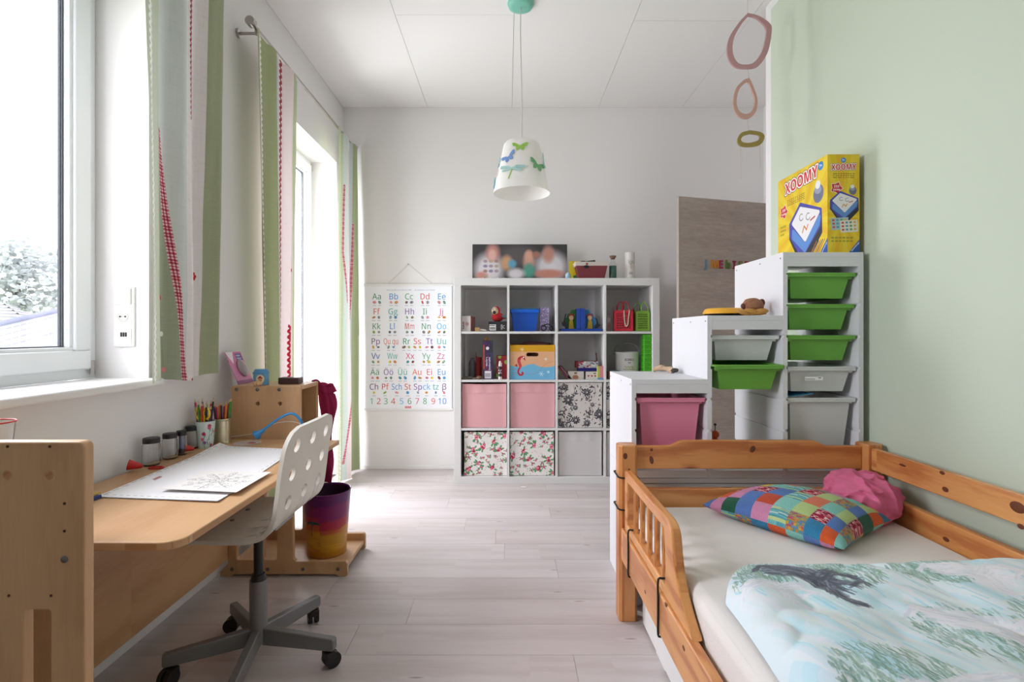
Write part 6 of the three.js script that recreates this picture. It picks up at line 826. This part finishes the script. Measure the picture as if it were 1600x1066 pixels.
  const km = { b: kn([88, 128, 196]), p: kn([222, 146, 184]), G: kn([24, 92, 66]), o: kn([226, 92, 34]), r: kn([204, 74, 40]), m: kn([138, 208, 196]), l: kn([190, 212, 138]), y: kn([226, 190, 62]), c: kn([228, 122, 90]), B: kn([46, 134, 178]), s: multi([[120, 196, 200], [216, 226, 220], [90, 170, 186], [200, 216, 150]], 12), x: multi([[176, 30, 62], [222, 120, 130], [130, 26, 60], [236, 200, 196]]), z: multi([[200, 140, 80], [90, 160, 150], [206, 170, 70], [190, 90, 110], [110, 140, 180]]) };
  const layout = ['bpGbpszBom', 'yopbrmlxbz', 'yxpxbscmlx', 'boymsxlzbG', 'rGycszpmlo', 'GysocpclyB'];        // rows from the near long edge to the far one
  const pil = thing('patchwork_pillow', 'knitted patchwork pillow of many coloured squares on the bed', 'pillow', [0.98, MY, 1.72]);
  const py = (u, v, up) => { // u along L to N, v from that edge to the far one
    const bx = lerp(lerp(C.L[0], C.N[0], u), lerp(C.B[0], C.R[0], u), v), bd = lerp(lerp(C.L[1], C.N[1], u), lerp(C.B[1], C.R[1], u), v);
    const mx = 0.98, md = 1.715, su = 2 * u - 1, sv = 2 * v - 1, pinch = 0.07 * ((1 - su * su) * Math.pow(Math.abs(sv), 3) + (1 - sv * sv) * Math.pow(Math.abs(su), 3));
    const th = Math.pow(Math.max(0, (1 - Math.pow(Math.abs(su), 2.6)) * (1 - Math.pow(Math.abs(sv), 2.6))), 0.48);
    const seam = 0.030 + 0.012 * v + 0.02 * u * (1 - u);
    return V(lerp(bx, mx, pinch), MY + (up ? seam + 0.076 * th : Math.max(0.002, seam - 0.05 * th)), lerp(bd, md, pinch));
  };
  const patch = (u0, u1, v0, v1, up) => gridGeo(7, 7, (a, b) => { const p = py(lerp(u0, u1, a), lerp(v0, v1, b), up), k = Math.sin(a * Math.PI) * Math.sin(b * Math.PI); p.y += (up ? 1 : -0.3) * 0.0038 * Math.sqrt(Math.max(0, k)); return p; });
  const warp = (k, n) => 0.5 - 0.5 * Math.cos(Math.PI * (0.09 + 0.82 * k / n)) ;
  const wn = (k, n) => (warp(k, n) - warp(0, n)) / (warp(n, n) - warp(0, n));
  for (let j = 0; j < NV; j++) for (let i = 0; i < NU; i++) obj('knitted_square', patch(wn(i, NU), wn(i + 1, NU), wn(j, NV), wn(j + 1, NV), true), km[layout[j][i]], pil);
  const keys = Object.keys(km); for (let j = 0; j < NV; j++) for (let i = 0; i < NU; i++) if (j < 2 || i > 7) obj('knitted_square', patch(wn(i, NU), wn(i + 1, NU), wn(j, NV), wn(j + 1, NV), false), km[j ? keys[(i * 5 + j * 3) % keys.length] : layout[0][(i + 3) % NU]], pil);
  obj('pillow_back', gridGeo(30, 20, (u, v) => { const p = py(u, v, false); p.y += 0.0008; return p; }), km.p, pil);
  // crumpled pink blanket
  const pb = blob(0.126, 0.092, 0.122, (v) => {
    const f = fbm(v.x * 1.5 + 3, v.z * 1.5 + v.y * 1.2 + 8, 2), f2 = fbm(v.x * 2.8 + v.y * 2 + 1 + f, v.z * 2.8 - v.y * 1.4 + 2, 2), r1 = Math.pow(clamp(1 - Math.abs(2.6 * f - 1.0)), 2), r2 = Math.pow(clamp(1 - Math.abs(2.6 * f2 - 1.0)), 2.5);
    return 0.78 + 0.18 * r1 + 0.15 * r2 + 0.16 * (noise(v.x * 1.3 + 9, v.z * 1.3 + v.y) - 0.4);
  }, 56);
  { const p = pb.attributes.position; for (let i = 0; i < p.count; i++) p.setY(i, Math.max(-0.064, p.getY(i))); pb.computeVertexNormals(); }
  tag(obj('pink_blanket', pb.rotateY(0.3).translate(1.246, MY + 0.068, -1.805), rgb(222, 112, 150, 0.95, { sheen: 0.3, sheenColor: S(235, 150, 180) })), 'crumpled pink cloth blanket in the bed corner', 'blanket');
}

// ---------- pendant lamp ----------
{
  const D = 2.81, x = PX(813.5, D), x2 = PX(815, D), t = thing('pendant_lamp', 'white pendant lamp shade with coloured butterflies on a thin cord', 'lamp', [x, 1.85, D]);
  obj('ceiling_rose', lathe([[0, -0.030], [0.045, -0.029], [0.066, -0.022], [0.072, -0.008], [0.072, 0.0]], x, H, D, 40), rgb(128, 198, 178, 0.45), t);
  obj('cord', tube([V(x, H - 0.028, D), V(x - 0.001, 2.7, D), V(x + 0.004, 2.5, D), V(x2 + 0.001, 2.3, D), V(x2, 2.13, D)], 0.0030, 40, 8), rgb(206, 204, 200, 0.5), t);
  const yb = PY(303, D), yt = PY(224, D), r0 = 0.155, r1 = 0.096, R = (y) => { const k = (y - yb) / (yt - yb); return lerp(r0, r1, k) - (k > 0.94 ? 0.008 * Math.pow((k - 0.94) / 0.06, 2) : 0); };
  const prof = []; for (let i = 0; i <= 24; i++) { const y = lerp(yb, yt, i / 24); prof.push([R(y), y]); } prof.push([0.080, yt + 0.003], [0.03, yt + 0.004]);
  const sm = rgb(247, 245, 240, 0.5, { transmission: 0.25, thickness: 0 });
  obj('shade', lathe(prof, x2, 0, D, 64), sm, t); obj('lamp_holder', cyl(0.02, 0.017, 0.075, x2, yt - 0.055, D, 20), M.white, t); obj('bulb', lathe([[0, -0.10], [0.02, -0.095], [0.03, -0.07], [0.026, -0.04], [0.014, -0.012], [0.013, 0]], x2, yt - 0.05, D, 24), rgb(240, 238, 232, 0.2), t);
  const wing = (m, pts, phi, y, s, rot, name = 'butterfly') => { // cut-out stuck on the shade, bent round it
    const sh = new THREE.Shape(); pts.forEach(([a, b], i) => i ? sh.lineTo(a, b) : sh.moveTo(a, b)); const g = new THREE.ExtrudeGeometry(sh, { depth: 0.002, bevelEnabled: false }); const p = g.attributes.position, c = Math.cos(rot), sn = Math.sin(rot);
    for (let i = 0; i < p.count; i++) { const a = (p.getX(i) * c - p.getY(i) * sn) * s, b = (p.getX(i) * sn + p.getY(i) * c) * s, yy = y + b, r = R(clamp(yy, yb, yt)) + 0.002 + p.getZ(i) + 0.25 * Math.abs(p.getX(i)) * s * 0.5, th = phi + a / R(y); p.setXYZ(i, x2 + r * Math.sin(th), yy, -D + r * Math.cos(th)); }
    g.computeVertexNormals(); obj(name, g, m, t);
  };
  const bf = [[0, -0.1], [0.12, -0.4], [0.42, -0.5], [0.5, -0.2], [0.4, 0.02], [0.85, 0.1], [1, 0.5], [0.75, 0.55], [0.3, 0.35], [0.06, 0.12], [0, 0.22], [-0.06, 0.12], [-0.3, 0.35], [-0.75, 0.55], [-1, 0.5], [-0.85, 0.1], [-0.4, 0.02], [-0.5, -0.2], [-0.42, -0.5], [-0.12, -0.4]];
  const gr = rgb(150, 196, 78, 0.6), bl = rgb(112, 146, 204, 0.6), gt = rgb(116, 182, 122, 0.6), tq = rgb(84, 190, 206, 0.6), pt = rgb(168, 206, 200, 0.6), pk = rgb(232, 196, 210, 0.6);
  const Yp = (py) => PY(py, 2.72);
  wing(gr, bf, -0.10, Yp(231), 0.043, 0); wing(bl, bf, -0.62, Yp(247), 0.045, 0.42); wing(gt, bf, 0.66, Yp(260), 0.052, -0.3); wing(tq, bf, -1.5, Yp(250), 0.04, 0.2); wing(pt, bf, 1.35, Yp(248), 0.05, 1.2); wing(tq, bf, -1.75, Yp(282), 0.05, 0.3); wing(pk, bf, -1.4, Yp(267), 0.03, 0.5); wing(pt, bf, 3.0, Yp(268), 0.05, 0.1); wing(bl, bf, 2.3, Yp(255), 0.05, 0.3);
  const dfly = [[0, 0.05], [0.3, 0.22], [0.9, 0.24], [1, 0.1], [0.9, 0], [0.3, -0.02], [0.75, -0.1], [0.72, -0.24], [0.3, -0.18], [0, -0.06], [-0.3, -0.18], [-0.72, -0.24], [-0.75, -0.1], [-0.3, -0.02], [-0.9, 0], [-1, 0.1], [-0.9, 0.24], [-0.3, 0.22]];
  wing(pt, dfly, -0.42, Yp(266), 0.072, -0.06, 'dragonfly_wings'); wing(gr, [[-0.06, 0.35], [0.06, 0.35], [0.05, -0.9], [-0.05, -0.9]], -0.42, Yp(270), 0.05, -0.3, 'dragonfly_body');
}
// ---------- paper ring mobile ----------
{
  const D = 2.5, t = thing('paper_ring_mobile', 'mobile of three paper rings in rose and mustard hanging from the ceiling', 'mobile', [PX(1172, D), PY(232, D), D]);
  const ring = (outer, inner, m, name) => { const s = new THREE.Shape(), P = ([a, b]) => new THREE.Vector2(PX(a, D), PY(b, D)); s.setFromPoints(new THREE.SplineCurve([...outer, outer[0]].map(P)).getPoints(90)); const h = new THREE.Path(); h.setFromPoints(new THREE.SplineCurve([...inner, inner[0]].map(P)).getPoints(90)); s.holes.push(h); obj(name, extr(s, 0.010, 0.001).translate(0, 0, -D - 0.005), m, t); };
  ring([[1168, 21], [1186, 26], [1203, 38], [1205, 52], [1199, 82], [1184, 104], [1164, 108], [1146, 104], [1136, 86], [1139, 60], [1154, 36]], [[1169, 25], [1182, 29], [1195, 42], [1197, 54], [1191, 80], [1178, 98], [1163, 102], [1151, 98], [1144, 82], [1146, 60], [1158, 38]], rgb(196, 152, 154, 0.8), 'large_ring');
  ring([[1170, 122], [1176, 134], [1183, 156], [1180, 176], [1167, 186], [1152, 181], [1145, 164], [1149, 140], [1160, 127]], [[1168, 127], [1173, 138], [1179, 156], [1176, 172], [1166, 179], [1155, 175], [1150, 162], [1153, 143], [1161, 132]], rgb(206, 164, 150, 0.8), 'middle_ring');
  ring([[1172, 204], [1188, 207], [1194, 214], [1188, 226], [1172, 230], [1156, 228], [1152, 219], [1158, 208]], [[1172, 209], [1184, 211], [1187, 216], [1182, 221], [1170, 224], [1160, 223], [1157, 218], [1162, 212]], rgb(158, 140, 76, 0.8), 'small_ring');
  for (const [a, b] of [[[1168, -40], [1168, 22]], [[1168, 102], [1170, 123]], [[1168, 186], [1170, 205]], [[1157, 228], [1158, 280]], [[1187, 226], [1188, 262]]]) obj('thread', tube([V(PX(a[0], D), a[1] < 0 ? H : PY(a[1], D), D), V(PX(b[0], D), PY(b[1], D), D)], 0.0009, 2, 5), rgb(200, 186, 172, 0.8), t);
}
// ---------- open door in the niche ----------
{
  const th = 0.2703, fx = 1.142, fD = 3.40, root = new THREE.Group(); root.name = 'door_1'; root.position.set(fx, 0.006, -fD); root.rotation.y = th; root.userData.kind = 'structure'; root.userData.label = 'open grey brown wood grain door standing in the niche'; scene.add(root);
  obj('leaf', [new THREE.BoxGeometry(0.86, 1.995, 0.014).translate(0.43 + 0.012, 0.9975, -0.007)], M.door, root); obj('rebate', new THREE.BoxGeometry(0.845, 1.982, 0.026).translate(0.4325, 0.991, -0.0275), M.door, root);
  obj('edge_band', [new THREE.BoxGeometry(0.012, 1.995, 0.014).translate(0.006, 0.9975, -0.007)], rgb(168, 154, 142, 0.5), root);
  obj('handle', [new THREE.CylinderGeometry(0.024, 0.024, 0.008, 24).rotateX(Math.PI / 2).translate(0.065, 1.04, 0.004), new THREE.CylinderGeometry(0.009, 0.009, 0.05, 14).rotateX(Math.PI / 2).translate(0.065, 1.04, 0.028), new THREE.CylinderGeometry(0.009, 0.009, 0.12, 14).rotateZ(Math.PI / 2).translate(0.12, 1.04, 0.05)], M.chrome, root);
  const font = await new FontLoader().loadAsync('fonts/droid/droid_sans_bold.typeface.json');
  const L = [['J', 0.196, [108, 136, 156], 'grey blue figure'], ['M', 0.243, [214, 136, 36], 'orange'], ['E', 0.303, [160, 30, 84], 'magenta'], ['b', 0.358, [92, 116, 44], 'green'], ['I', 0.418, [140, 26, 44], 'dark red'], ['S', 0.462, [120, 112, 40], 'olive'], ['E', 0.512, [140, 30, 48], 'crimson']];
  for (const [c, tt, col, word] of L) { const g = new TextGeometry(c, { font, size: 0.056, depth: 0.006, curveSegments: 5 }), o = obj('wooden_letter', g, rgb(...col, 0.6)); o.position.set(fx + tt * Math.cos(th), 1.532, -fD - tt * Math.sin(th)); o.rotation.y = th; o.translateZ(0.001); tag(o, `${word} wooden letter ${c} fixed on the wood grain door`, 'letter', 'wooden name letters on the door'); }
}

scene.traverse((o) => { if (o.isMesh || o.isLight) { o.castShadow = true; if (o.isMesh) o.receiveShadow = true; } });
renderer.render(scene, camera);
